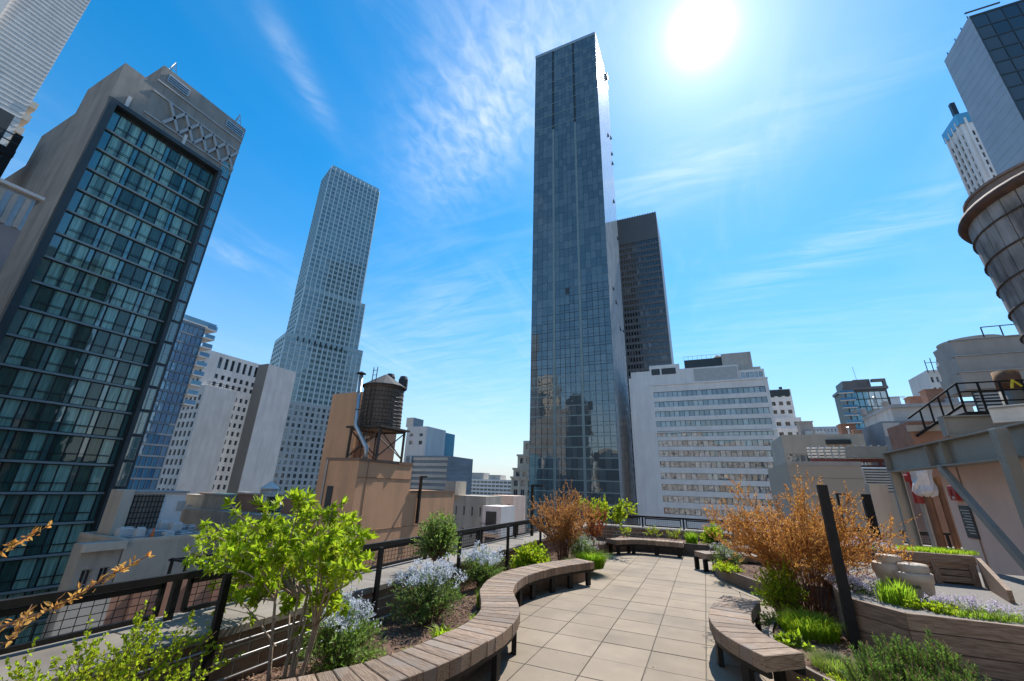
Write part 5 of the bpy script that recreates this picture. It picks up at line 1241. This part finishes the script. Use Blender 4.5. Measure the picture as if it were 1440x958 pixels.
b = at(1187, 740, 'y', 16.6); light_post('thin black lamp post with a short arm behind the orange shrub', (b.x, 16.6, .2), (b.x, 16.6, at(1184, 696, 'y', 16.6).z), .06, .22)
_wx = TXc+.16; b = at(586, 736, 'x', _wx); light_post('black gooseneck post fixed to the low wing of the tan block', (_wx, b.y, b.z), (_wx, b.y, at(597, 672, 'y', b.y).z), .2, .55, .6)
b = at(748, 745, 'x', RX+.2); light_post('black lamp post rising behind the left orange shrub', (RX+.2, b.y, .5), (RX+.2, b.y, at(748, 684, 'y', b.y).z), .07, .3)
# ================================================================== plants
def leafmat(name, c, c2, tr=.45, isl=.28, rough=.5):
    return mat(name, c, c2, 5., rough, trans=tr, island=isl, detail=2., spec=.35)
l_lime = leafmat('lime_leaf', (.29, .42, .015), (.43, .54, .03), .65)
l_green = leafmat('green_leaf', (.15, .28, .03), (.24, .39, .05), .62)
l_dark = leafmat('dark_leaf', (.09, .16, .035), (.17, .27, .06), .55)
l_grey = leafmat('grey_green_leaf', (.17, .26, .07), (.27, .37, .10), .62)
l_orange = leafmat('orange_leaf', (.70, .36, .085), (.60, .27, .06), .55, .3)
l_rust = leafmat('rust_leaf', (.48, .22, .09), (.55, .30, .11), .45, .3)
l_red = leafmat('red_leaf', (.42, .085, .03), (.34, .12, .04), .45, .3)
l_yel = leafmat('yellow_green_leaf', (.42, .48, .02), (.33, .46, .03), .72)
l_grass = leafmat('grass_blade', (.23, .40, .022), (.34, .50, .04), .7)
l_straw = leafmat('straw_blade', (.34, .36, .13), (.28, .33, .10), .4)
l_needle = leafmat('pine_needle', (.12, .22, .035), (.21, .33, .06), .5, .35)
l_blue = leafmat('pale_blue_petal', (.58, .63, .74), (.68, .72, .80), .45, .15)
l_lav = leafmat('lavender_petal', (.60, .52, .66), (.70, .64, .74), .4, .12)
l_candle = leafmat('pine_candle', (.38, .24, .12), (.33, .27, .14), .2, .2)
m_bark = mat('brown_bark', (.16, .095, .06), (.22, .14, .095), 20, .85, .4, 60)
m_bark2 = mat('grey_bark', (.25, .18, .13), (.32, .25, .19), 20, .85, .4, 60)
m_redbark = mat('red_brown_twig', (.17, .075, .04), (.23, .11, .06), 20, .8)

def rot_rand(d, rg, amt):
    v = d+rg.normal(0, amt, d.shape); return v/np.linalg.norm(v, axis=1, keepdims=True)
def leaf_arrays(P, D, L, Wd, rg, fold=.25, droop=.15):
    n = len(P); L = np.broadcast_to(L, n)[:, None]; Wd = np.broadcast_to(Wd, n)[:, None]
    r_ = rg.normal(0, 1, (n, 3)); s = np.cross(D, r_); s /= np.linalg.norm(s, axis=1, keepdims=True)+1e-9; nn = np.cross(s, D)
    V = np.stack([P, P+D*L*.45+s*Wd/2+nn*Wd*fold, P+D*L-nn*L*droop, P+D*L*.45-s*Wd/2+nn*Wd*fold], 1).reshape(-1, 3)
    F = np.arange(n*4).reshape(n, 4); return V, F
def leaves(name, T, mt, P, D, L, Wd, rg, stuff=True, **k):
    V, F = leaf_arrays(np.asarray(P), np.asarray(D), L, Wd, rg, **k); me = npmesh(name, V, F, mt); o = link(name, me, T)
    if stuff: o['kind'] = 'stuff'
    return o
def stem_mesh(name, T, mt, lines, n=4):
    q = MB()
    for pts, r0, r1 in lines: q.tube(pts, list(np.linspace(r0, r1, len(pts))), n, cap=False)
    return q.build(name, mt, T, True)
def grow(rg, base, count, h, spread_, curve=.35, jitter=.05, nseg=5, z_lean=1., squash=(1, 1), basew=.08, hvar=.25):
    """multi-stem: polylines rising from the base and arching outwards"""
    out = []
    for i in range(count):
        a = rg.uniform(0, 2*PI); rr = math.sqrt(rg.uniform(.02, 1)); hh = h*rg.uniform(1-hvar, 1)*(1-.30*rr**2)
        p0 = np.array(base)+np.array([math.cos(a)*rr*basew, math.sin(a)*rr*basew, 0]); end = np.array(base)+np.array([math.cos(a)*rr*spread_*squash[0], math.sin(a)*rr*spread_*squash[1], hh])
        pts = []
        for k in range(nseg+1):
            t = k/nseg; p = p0*(1-t)+end*t; bow = math.sin(t*PI)*curve*rr*.5
            p = p-np.array([math.cos(a)*bow*spread_, math.sin(a)*bow*spread_, -bow*h*.25]); p += rg.normal(0, jitter*h*.25, 3)*(t > 0); pts.append(p)
        out.append(pts)
    return out
def side_twigs(rg, stems, per, length, up=.5, t0=.35):
    tw = []
    for pts in stems:
        for k in range(per):
            t = rg.uniform(t0, 1)*(len(pts)-1); i = min(int(t), len(pts)-2); f = t-i; p = pts[i]*(1-f)+pts[i+1]*f
            d = pts[i+1]-pts[i]; d = d/np.linalg.norm(d)*.6+rg.normal(0, .55, 3)+np.array([0, 0, up]); d /= np.linalg.norm(d); l = length*rg.uniform(.5, 1.2)
            m_ = p+d*l*.5+rg.normal(0, .05*l, 3); tw.append([p, m_, p+d*l+np.array([0, 0, l*.06])])
    return tw
def on_lines(rg, lines, per, t0=.1):
    P = []; D = []
    for pts in lines:
        for k in range(per):
            t = rg.uniform(t0, 1)*(len(pts)-1); i = min(int(t), len(pts)-2); f = t-i
            P.append(pts[i]*(1-f)+pts[i+1]*f); d = pts[i+1]-pts[i]; D.append(d/(np.linalg.norm(d)+1e-9))
    return np.array(P), np.array(D)

def twig_shrub(label, base, h, sp, stems, per, tl, lper, ll, lw, lm, seed, bark=None, squash=(1, 1), name='shrub', lm2=None, curve=.4, sr=.008, basew=.1, group=None, t0=.35, hvar=.25):
    rg = np.random.default_rng(seed); T = thing(name, label, 'shrub', base, group)
    st = grow(rg, base, stems, h, sp, curve, .05, 5, squash=squash, basew=basew, hvar=hvar); tw = side_twigs(rg, st, per, tl, .45, t0)
    stem_mesh('stem', T, bark or m_redbark, [(s, sr, sr*.35) for s in st]+[(t, sr*.35, sr*.15) for t in tw], 3)
    P, D = on_lines(rg, tw, lper, .1); P2, D2 = on_lines(rg, st, lper, .55); P = np.concatenate([P, P2]); D = np.concatenate([D, D2])
    D = rot_rand(D*.7+np.array([0, 0, .25]), rg, .55); n = len(P)
    sel = rg.random(n) < (.3 if lm2 else 0)
    leaves('foliage', T, lm, P[~sel], D[~sel], ll*rg.uniform(.6, 1.3, (~sel).sum()), lw*rg.uniform(.7, 1.2, (~sel).sum()), rg)
    if lm2: leaves('foliage', T, lm2, P[sel], D[sel], ll*rg.uniform(.6, 1.3, sel.sum()), lw*rg.uniform(.7, 1.2, sel.sum()), rg)
    return T
def mound(label, base, r, h, n, ll, lw, lm, seed, flowers=None, nf=0, fl=.02, cat='shrub', name='mound_plant', squash=(1, 1), upright=.6, group=None, lm2=None, stems=True, lobes=7):
    """bushy mound: shoots fill a lobed dome, leaves along shoots, flower heads at the tips"""
    rg = np.random.default_rng(seed); T = thing(name, label, cat, base, group); base = np.array(base, float)
    # lobes
    lob = []
    for i in range(lobes): a = 2*PI*i/lobes+rg.uniform(-.4, .4); lob.append((np.array([math.cos(a)*.42*r*squash[0], math.sin(a)*.42*r*squash[1], 0]), rg.uniform(.5, .72), rg.uniform(.72, 1.0)))
    lob.append((np.zeros(3), .8, 1.05)); ns = max(20, n//14); S_ = []; tips = []
    for k in range(ns):
        c, rr, hh = lob[rg.integers(len(lob))]; v = rg.normal(0, 1, 3); v[2] = abs(v[2])*upright*1.6+.15; v /= np.linalg.norm(v)
        e = base+c+v*np.array([r*rr*squash[0], r*rr*squash[1], h*hh])*rg.uniform(.78, 1.06)
        b = base+c*.3+rg.normal(0, .06*r, 3)*np.array([1, 1, 0]); md = b*.5+e*.5+np.array([0, 0, .12*h])
        S_.append([b, md, e]); tips.append(e)
    if stems: stem_mesh('stem', T, m_bark, [(s, .005, .002) for s in S_[::2]], 3)
    P, D = on_lines(rg, S_, 14, .38); D = rot_rand(D*.6+np.array([0, 0, .3]), rg, .5); m_ = len(P); sel = rg.random(m_) < (.35 if lm2 else 0)
    leaves('foliage', T, lm, P[~sel], D[~sel], ll*rg.uniform(.6, 1.25, (~sel).sum()), lw*rg.uniform(.7, 1.2, (~sel).sum()), rg)
    if lm2: leaves('foliage', T, lm2, P[sel], D[sel], ll*rg.uniform(.6, 1.25, sel.sum()), lw*rg.uniform(.7, 1.2, sel.sum()), rg)
    if flowers:
        tips = np.array(tips); keep = tips[tips[:, 2] > base[2]+h*(.62 if fl > .0225 else .35)]; P = []
        for t in keep[rg.integers(0, len(keep), nf)]: P.append(t+rg.normal(0, .022, (9, 3)))
        P = np.concatenate(P); D = rot_rand(np.tile([0, 0, .6], (len(P), 1)), rg, .6)
        leaves('flower_heads', T, flowers, P, D, fl*rg.uniform(.7, 1.3, len(P)), fl*.55, rg, fold=.1)
    return T
def grass(label, base, r, h, n, lm, seed, w=.008, cat='grass', name='grass_clump', squash=(1, 1), droop=.5, lm2=None, group=None):
    rg = np.random.default_rng(seed); T = thing(name, label, cat, base, group); b = np.array(base, float)
    for mt_, cnt in ((lm, n if not lm2 else int(n*.65)), (lm2, int(n*.35) if lm2 else 0)):
        if not cnt: continue
        a = rg.uniform(0, 2*PI, cnt); rr = np.sqrt(rg.uniform(0, 1, cnt)); P = b+np.stack([np.cos(a)*rr*r*.55*squash[0], np.sin(a)*rr*r*.55*squash[1], np.zeros(cnt)], 1)
        hh = h*rg.uniform(.55, 1.1, cnt)*(1-.25*rr); az = a+rg.normal(0, .7, cnt); ln = droop*hh*rg.uniform(.2, 1.2, cnt)
        out = np.stack([np.cos(az), np.sin(az), np.zeros(cnt)], 1); sd = np.stack([-np.sin(az), np.cos(az), np.zeros(cnt)], 1)*w/2
        up = np.array([0, 0, 1.]); mid = P+up*hh[:, None]*.62+out*ln[:, None]*.3; tip = P+up*hh[:, None]*(1-.25*droop)+out*ln[:, None]
        V = np.stack([P-sd, P+sd, mid+sd*.8, mid-sd*.8, tip], 1).reshape(-1, 3); i = np.arange(cnt)[:, None]*5
        F = np.concatenate([i+np.array([[0, 1, 2, 3]]), i+np.array([[3, 2, 4, 4]])]); Q = npmesh('blades', V, np.concatenate([i+np.array([[0, 1, 2]]), i+np.array([[0, 2, 3]]), i+np.array([[3, 2, 4]])]), mt_)
        o = link('blades', Q, T); o['kind'] = 'stuff'
    return T

# ---- left planter
def big_shrub():
    rg = np.random.default_rng(21); base = np.array([-3.42, 3.08, .1]); T = thing('leafy_shrub', 'tall bright green many stemmed shrub in the left foreground', 'shrub', base)
    ends = []                                   # shoot tips laid out like the crown in the picture
    for px, py in ((262, 775), (290, 745), (300, 800), (330, 720), (325, 770), (350, 745), (372, 712), (365, 790), (395, 735), (410, 765), (425, 700), (430, 730), (440, 790), (455, 745), (470, 712), (490, 735), (500, 745), (450, 770), (300, 770), (345, 815), (385, 815), (410, 800), (480, 765), (508, 800), (492, 790), (460, 840), (445, 855), (475, 850), (320, 840), (355, 850), (400, 840), (285, 790), (335, 795), (380, 760), (310, 745), (350, 775), (425, 780), (395, 790), (440, 815), (460, 790)):
        y = base[1]+rg.uniform(-.45, .55); ends.append(np.array(at(px, py, 'y', y)))
    lines = []; tw = []
    trunks = []
    for i in range(6):
        a = rg.uniform(0, 2*PI); f = base+np.array([math.cos(a)*.12, math.sin(a)*.12, 0]); g_ = np.array([math.cos(a)*.2, math.sin(a)*.2, rg.uniform(.45, .7)]); trunks.append((f, f*.5+(base+g_)*.5+rg.normal(0, .02, 3), base+g_))
    for t in trunks: lines.append(([t[0], t[1], t[2]], .019, .012))
    for e in ends:
        if e[2] < .75: s = base+np.array([(e[0]-base[0])*.2, (e[1]-base[1])*.2, .3]); 
        else: s = min((t[2] for t in trunks), key=lambda q: np.linalg.norm((q-e)[:2])*1.0+rg.uniform(0, .25))
        m1 = s*.6+e*.4+np.array([0, 0, .06])+rg.normal(0, .03, 3); m2 = s*.25+e*.75+np.array([0, 0, .04])+rg.normal(0, .02, 3); lines.append(([s, m1, m2, e], .010, .0035)); br = [s, m1, m2, e]
        tw.append([m2, e*.6+m2*.4, e])
        for k in range(8):
            t_ = rg.uniform(.3, 1); p = m1*(1-t_)+e*t_; d = rg.normal(0, .6, 3)+np.array([0, 0, .55]); d /= np.linalg.norm(d); l = rg.uniform(.08, .2); q = p+d*l; lines.append(([p, p*.5+q*.5, q], .004, .002)); tw.append([p, p*.5+q*.5, q])
    stem_mesh('stem', T, m_bark2, [(l, a, b) for l, a, b in lines], 6)
    P = []; D = []
    for t in tw:                                # rosettes of leaves at the tips, pairs below
        e = t[-1]; ax = t[-1]-t[-2]; ax /= np.linalg.norm(ax)+1e-9
        for k in range(11): d = ax*.5+rg.normal(0, .62, 3)+np.array([0, 0, .18]); P.append(e-ax*rg.uniform(0, .03)); D.append(d/np.linalg.norm(d))
        for k in range(8): f = rg.uniform(.2, .9); d = ax*.3+rg.normal(0, .7, 3); P.append(t[0]*(1-f)+t[-1]*f); D.append(d/np.linalg.norm(d))
    P = np.array(P); D = np.array(D); n = len(P); order = np.argsort(np.linalg.norm(P-np.array([0, 0, CAMZ]), axis=1)); near = order[:280]; rest = order[280:]
    leaves('foliage', T, l_lime, P[rest], D[rest], rg.uniform(.05, .105, len(rest)), rg.uniform(.02, .036, len(rest)), rg, fold=.22, droop=.22)
    # the nearest leaves one by one
    q = MB(); L_ = 1.; q.v = [(0, 0, 0), (.28, .17, .05), (.62, .15, .03), (1, 0, -.1), (.62, -.15, .03), (.28, -.17, .05), (.35, 0, 0), (.68, 0, -.02)]; q.f = [(0, 6, 1), (1, 6, 7, 2), (2, 7, 3), (0, 5, 6), (5, 4, 7, 6), (4, 3, 7)]; q.m = [0]*6; me = q.mesh('leaf', leafmat('lime_leaf_single', (.29, .42, .015), (.43, .54, .03), .65, 0))
    for i in near:
        x = Vector(D[i]); y = x.cross(Vector(rg.normal(0, 1, 3))).normalized(); z = x.cross(y); M = Matrix((x, y, z)).transposed()*1.0; s_ = rg.uniform(.055, .105)
        M4 = (M*s_).to_4x4(); M4.translation = P[i]; link('leaf', me, T, M4)
big_shrub()
def orange_branch():
    rg = np.random.default_rng(5); D_ = 1.9
    T = thing('branch', 'arching branch with young orange leaves reaching in at the far left', 'branch', at(-40, 930, 'y', .75)); Y = .95
    def pt(px, py, y): return np.array(at(px, py, 'y', y))
    main = [pt(-60, 905, .85), pt(0, 882, .9), pt(60, 862, .95), pt(110, 838, 1.0), pt(150, 812, 1.05), pt(208, 782, 1.1)]
    m2 = [pt(-50, 800, .9), pt(0, 777, .92), pt(35, 757, .95), pt(72, 738, .97)]; m3 = [pt(-40, 940, .8), pt(20, 895, .85), pt(45, 850, .9)]
    stem_mesh('stem', T, m_redbark, [(main, .006, .002), (m2, .004, .0015), (m3, .004, .0015)], 5)
    q = MB(); q.v = [(0, 0, 0), (.3, .2, .06), (.65, .17, .03), (1, 0, -.12), (.65, -.17, .03), (.3, -.2, .06), (.5, 0, -.01)]; q.f = [(0, 6, 1), (1, 6, 2), (2, 6, 3), (0, 5, 6), (5, 4, 6), (4, 3, 6)]; q.m = [0]*6
    mes = [q.mesh('leaf', leafmat('young_orange_leaf', (.72, .30, .07), (.62, .36, .10), .65, 0)), q.mesh('leaf', leafmat('young_gold_leaf', (.66, .46, .10), (.58, .30, .09), .65, 0))]
    for ln, cnt, t0 in ((main, 110, .12), (m2, 50, .1), (m3, 24, .4)):
        P, D = on_lines(rg, [ln], cnt, t0)
        for p, d in zip(P, D):
            x = Vector(d*.35+rg.normal(0, .55, 3)+np.array([0, 0, .35])).normalized(); y = x.cross(Vector(rg.normal(0, 1, 3))).normalized(); z = x.cross(y); M = (Matrix((x, y, z)).transposed()*rg.uniform(.018, .036)).to_4x4(); M.translation = p+rg.normal(0, .008, 3); link('leaf', mes[int(rg.random() < .35)], T, M)
orange_branch()
b = at(110, 958, 'z', .0); twig_shrub('low twiggy shrub with small yellow green leaves at the lower left corner', (-3.5, 1.85, .05), .84, .66, 46, 9, .16, 15, .026, .018, l_yel, 31, m_bark, (.8, 1.1), lm2=l_lime, sr=.005)
AM = 'blue flowered mounds along the serpentine bench'
mound('nearest pale blue flowering mound, right of the bright green shrub', (-3.38, 3.62, .08), .48, .66, 4600, .06, .012, l_grey, 41, l_blue, 190, .026, name='flowering_shrub', group=AM, lm2=l_green)
mound('middle pale blue flowering mound with dark foliage below', (-3.48, 5.2, .1), .56, .74, 5200, .06, .012, l_dark, 42, l_blue, 300, .027, name='flowering_shrub', group=AM, lm2=l_grey)
mound('farthest pale blue flowering mound below the round evergreen', (-3.74, 7.25, .1), .54, .70, 4600, .06, .013, l_grey, 43, l_blue, 300, .028, name='flowering_shrub', group=AM, lm2=l_green)
_rb = at(616, 788, 'x', -3.95); T = mound('round grey green evergreen shrub clipped into a ball above the railing', (_rb.x, _rb.y, _rb.z), .46, .72, 6500, .045, .018, l_grey, 44, lm2=l_green, name='evergreen_ball', upright=1.0, lobes=6)
stem_mesh('trunk', T, m_bark, [([(_rb.x+dx, _rb.y+dy, .02), (_rb.x+dx*.8, _rb.y+dy, .3), (_rb.x+dx*1.2, _rb.y+dy, _rb.z+.2)], .014, .009) for dx, dy in ((-.08, 0), (0, .05), (.08, -.02), (.14, .06))], 6)
mound('bright lime bush behind the middle of the serpentine bench', (-3.45, 8.85, .1), .46, .60, 3800, .075, .036, l_lime, 45, lm2=l_yel)
twig_shrub('rust orange twiggy shrub at the left end of the patio', (-3.25, 10.4, .1), 1.72, .88, 60, 12, .26, 38, .03, .013, l_rust, 46, lm2=l_orange, hvar=.4)
mound('pale flowering grey green mound in front of the left orange shrub', (-2.85, 10.6, .15), .40, .72, 3600, .055, .012, l_grey, 47, l_blue, 120, .022, name='flowering_shrub')
twig_shrub('upright red leaved shrub at the left end of the patio', (-2.75, 11.6, .15), 1.40, .34, 18, 9, .2, 15, .05, .022, l_red, 48, lm2=l_rust, basew=.12)
twig_shrub('lime leaved small tree beyond the red shrub', (-2.9, 13.6, .15), 1.55, .95, 14, 9, .26, 16, .085, .04, l_yel, 49, lm2=l_lime, squash=(1.15, .6), t0=.55)
grass('bright green grass tuft spilling over the end of the serpentine bench', (-2.55, 10.25, .12), .5, .48, 1500, l_grass, 50, .012, droop=.95)
grass('pale straw grass tuft next to the bench end', (-2.85, 9.6, .18), .3, .25, 700, l_straw, 51, .007)
grass('yellow green grass tuft between the blue mounds and the bench', (-2.98, 5.95, .18), .26, .3, 420, l_grass, 52, .012, lm2=l_yel)
grass('strappy green tuft in the mulch beside the bench curve', (-2.75, 4.5, .2), .24, .2, 90, l_lime, 53, .026, droop=.9)
grass('smaller strappy tuft by the concave bend of the bench', (-2.72, 5.2, .2), .2, .17, 70, l_grass, 54, .024, droop=.9)
grass('tiny seedling tuft in the bare mulch near the bench', (-2.75, 3.95, .2), .14, .13, 40, l_lime, 55, .022, droop=.9)
for i, (x, y, r_, h_, mt_, lab) in enumerate(((-3.0, 6.6, .2, .16, l_green, 'low leafy clump behind the concave bend of the bench'), (-3.75, 4.35, .22, .2, l_grey, 'small grey green clump between the two nearest blue mounds'), (-3.05, 8.2, .22, .22, l_yel, 'low yellow green clump beside the far half of the serpentine bench'), (-2.95, 3.2, .16, .12, l_lime, 'little lime seedling clump in the mulch at the near bench end'), (-3.7, 6.1, .26, .24, l_green, 'green clump behind the middle blue mound'), (-3.3, 9.5, .25, .22, l_straw, 'dry tawny clump at the foot of the left orange shrub'))):
    mound(lab, (x, y, .12), r_, h_, 500, .045, .016, mt_, 300+i, name='perennial_clump', lobes=4)
# ---- far planter
grass('green grass tuft at the right end of the far bench', (-.55, 15.2, .25), .3, .5, 380, l_grass, 60, .014, droop=.4)
mound('lime bush at the right end of the far planter', (.12, 15.1, .25), .42, .72, 2400, .08, .04, l_lime, 61, lm2=l_yel)
for i, (x, y, lab) in enumerate(((-2.6, 15.4, 'leftmost thin yellow green sprig behind the far bench'), (-1.75, 15.6, 'yellow green sprig behind the middle of the far bench'), (-1.1, 15.5, 'slender sprig behind the right half of the far bench'))):
    twig_shrub(lab, (x, y, .22), .46, .3, 9, 4, .12, 8, .05, .022, l_yel, 62+i, m_bark, lm2=l_straw, group='sprigs behind the far bench')
# ---- right planter
twig_shrub('big airy orange shrub beside the patio on the right', (1.2, 8.05, .15), 1.92, 1.4, 118, 15, .28, 31, .028, .012, l_orange, 70, lm2=l_rust, squash=(.95, .8), hvar=.45, basew=.22, sr=.006, t0=.42)
twig_shrub('second orange shrub behind the big one, farther right', (1.95, 10.4, .2), 1.35, .8, 46, 12, .26, 30, .026, .011, l_rust, 71, lm2=l_orange, hvar=.4)
mound('yellow lime spurge under the big orange shrub', (.85, 7.8, .15), .45, .85, 3800, .05, .02, l_yel, 72, lm2=l_lime, squash=(.8, 1))
mound('low lime groundcover spilling over the edging by the bench end', (.25, 11.0, .2), .34, .22, 1300, .05, .025, l_yel, 73, squash=(1, 1.4))
mound('pale flowering mound behind the small bench end', (.3, 12.0, .2), .42, .5, 2400, .05, .013, l_grey, 74, l_lav, 110, .022, name='flowering_shrub')
mound('yellow green shrub showing behind the orange shrub beside the black post', (2.1, 11.6, .2), .5, 1.15, 2200, .06, .03, l_yel, 75, lm2=l_lime)
grass('large lime grass mound behind the right bench', (.98, 6.85, .18), .52, .34, 1900, l_grass, 76, .009, lm2=l_yel, droop=.7)
mound('dark green creeping plant at the inner side of the right bench', (.66, 7.05, .15), .27, .24, 1400, .03, .014, l_green, 77, lm2=l_grey)
mound('silvery leaved low plant beside the right bench', (.72, 6.35, .15), .2, .16, 260, .08, .04, l_lime, 78, lm2=l_grey, lobes=4)
grass('fine pale fescue tuft near the end of the right bench', (.98, 5.72, .17), .34, .22, 1500, l_straw, 79, .004, lm2=l_grass, droop=.8)
mound('bright green moss mat at the bottom between bench and pine', (1.06, 5.25, .12), .36, .18, 2300, .03, .014, l_lime, 80, lm2=l_yel, squash=(1.3, .9))
def dwarf_pine():
    rg = np.random.default_rng(9); base = np.array([1.42, 5.2, .16]); T = thing('dwarf_pine', 'dense dwarf mugo pine in the lower right corner', 'shrub', base)
    P = []; D = []; cand = []; lines = []; PINE = [(np.array(c), np.array(s_)) for c, s_ in (((-.26, 0, 0), (.24, .32, .40)), ((.0, .1, .04), (.26, .3, .50)), ((.24, .05, .02), (.26, .3, .52)), ((.44, -.05, -.02), (.2, .28, .32)), ((.1, -.25, -.02), (.3, .25, .36)), ((-.05, -.1, 0), (.35, .3, .3)))]
    for i in range(560):
        v = rg.normal(0, 1, 3); v[2] = abs(v[2])*.9+.2; v /= np.linalg.norm(v); rr = rg.uniform(.62, 1.0)
        lb = PINE[rg.integers(len(PINE))]; e = base+lb[0]+v*lb[1]*rr+np.array([0, 0, .05]); d = v*.55+np.array([0, 0, .75]); d /= np.linalg.norm(d); L_ = rg.uniform(.09, .16); lines.append(([e-d*L_, e], .006, .003))
        for k in range(62): t = rg.uniform(0, 1); n_ = rg.normal(0, 1, 3); n_ -= d*(n_@d); n_ /= np.linalg.norm(n_); q = n_*.75+d*.75; P.append(e-d*L_*t); D.append(q/np.linalg.norm(q))
        if v[2] > .35 and rg.random() < .8: cand.append(([e, e+d*rg.uniform(.02, .05)], .0055, .004))
    stem_mesh('stem', T, m_bark, lines, 4); leaves('needles', T, l_needle, P, D, rg.uniform(.03, .05, len(P)), .0055, rg, fold=0, droop=.0); tag(stem_mesh('candles', T, l_candle, cand, 5), kind='stuff')
dwarf_pine()
# ---- planting in the raised boxes
def raised(px, py, z): p = at(px, py, 'z', z); return (p.x, p.y, z)
p = raised(1212, 832, .66); mound('lavender phlox cushion trailing over the raised planter, left', (p[0], p[1]+.15, .62), .36, .2, 1500, .022, .01, l_green, 90, l_lav, 210, .022, cat='flowers', name='phlox', squash=(1, 1.5), upright=.45)
p = raised(1268, 848, .66); grass('upright bright green iris tuft in the raised planter', (p[0], p[1]+.1, .62), .34, .34, 300, l_grass, 91, .016, droop=.35)
p = raised(1305, 858, .66); mound('low lime leafy clump right of the iris tuft', (p[0]+.05, p[1]+.1, .62), .24, .13, 800, .04, .022, l_lime, 92, squash=(1.3, .8))
p = raised(1395, 868, .66); mound('lavender phlox cushion in the raised planter at the right edge', (p[0], p[1]+.25, .62), .36, .15, 1300, .022, .01, l_grass, 93, l_lav, 170, .022, cat='flowers', name='phlox', squash=(1.5, .9), upright=.45)
p = raised(1385, 868, .66); grass('loose grassy fringe below the right phlox cushion', (p[0], p[1]+.05, .62), .5, .14, 700, l_grass, 94, .007, squash=(1.3, .35), droop=.9, lm2=l_straw)
x0, x1, Y, zt = SB_
grass('fringe of green grass on top of the slatted wooden planter', ((x0+x1)/2+.15, Y+.25, zt), .8, .1, 1300, l_grass, 95, .007, squash=(1.2, .4), droop=.6, lm2=l_lime)
mound('lavender phlox at the left end of the slatted planter', (x0-.15, Y+.2, zt-.05), .28, .17, 900, .022, .01, l_green, 96, l_lav, 110, .022, cat='flowers', name='phlox', squash=(1.4, .8), upright=.45)

# ---- fallen leaves and petals on the paving
def litter():
    rg = np.random.default_rng(77); P = []
    for (cx, cy, r_, n) in ((.45, 9.3, .7, 120), (.3, 8.2, .5, 70), (-1.9, 10.6, .5, 60), (-2.2, 7.6, .6, 40), (-.6, 8.5, 2.2, 60), (-1.6, 5.5, .8, 25), (-.4, 13.2, 1.0, 40), (-.3, 5.4, .5, 25)):
        for k in range(n): P.append((cx+rg.normal(0, r_), cy+rg.normal(0, r_), .004))
    P = np.array(P); D = rot_rand(np.tile([.5, .1, .02], (len(P), 1)), rg, .8); D[:, 2] = abs(D[:, 2])*.15; D /= np.linalg.norm(D, axis=1, keepdims=True)
    V, F = leaf_arrays(P, D, rg.uniform(.012, .03, len(P)), rg.uniform(.006, .013, len(P)), rg, fold=.05, droop=0.); V[:, 2] = np.abs(V[:, 2]-.004)+.004
    o = link('fallen_leaves', npmesh('fallen_leaves', V, F, l_rust)); tag(o, 'small fallen brown leaves scattered over the paving', 'leaves', kind='stuff')
litter()
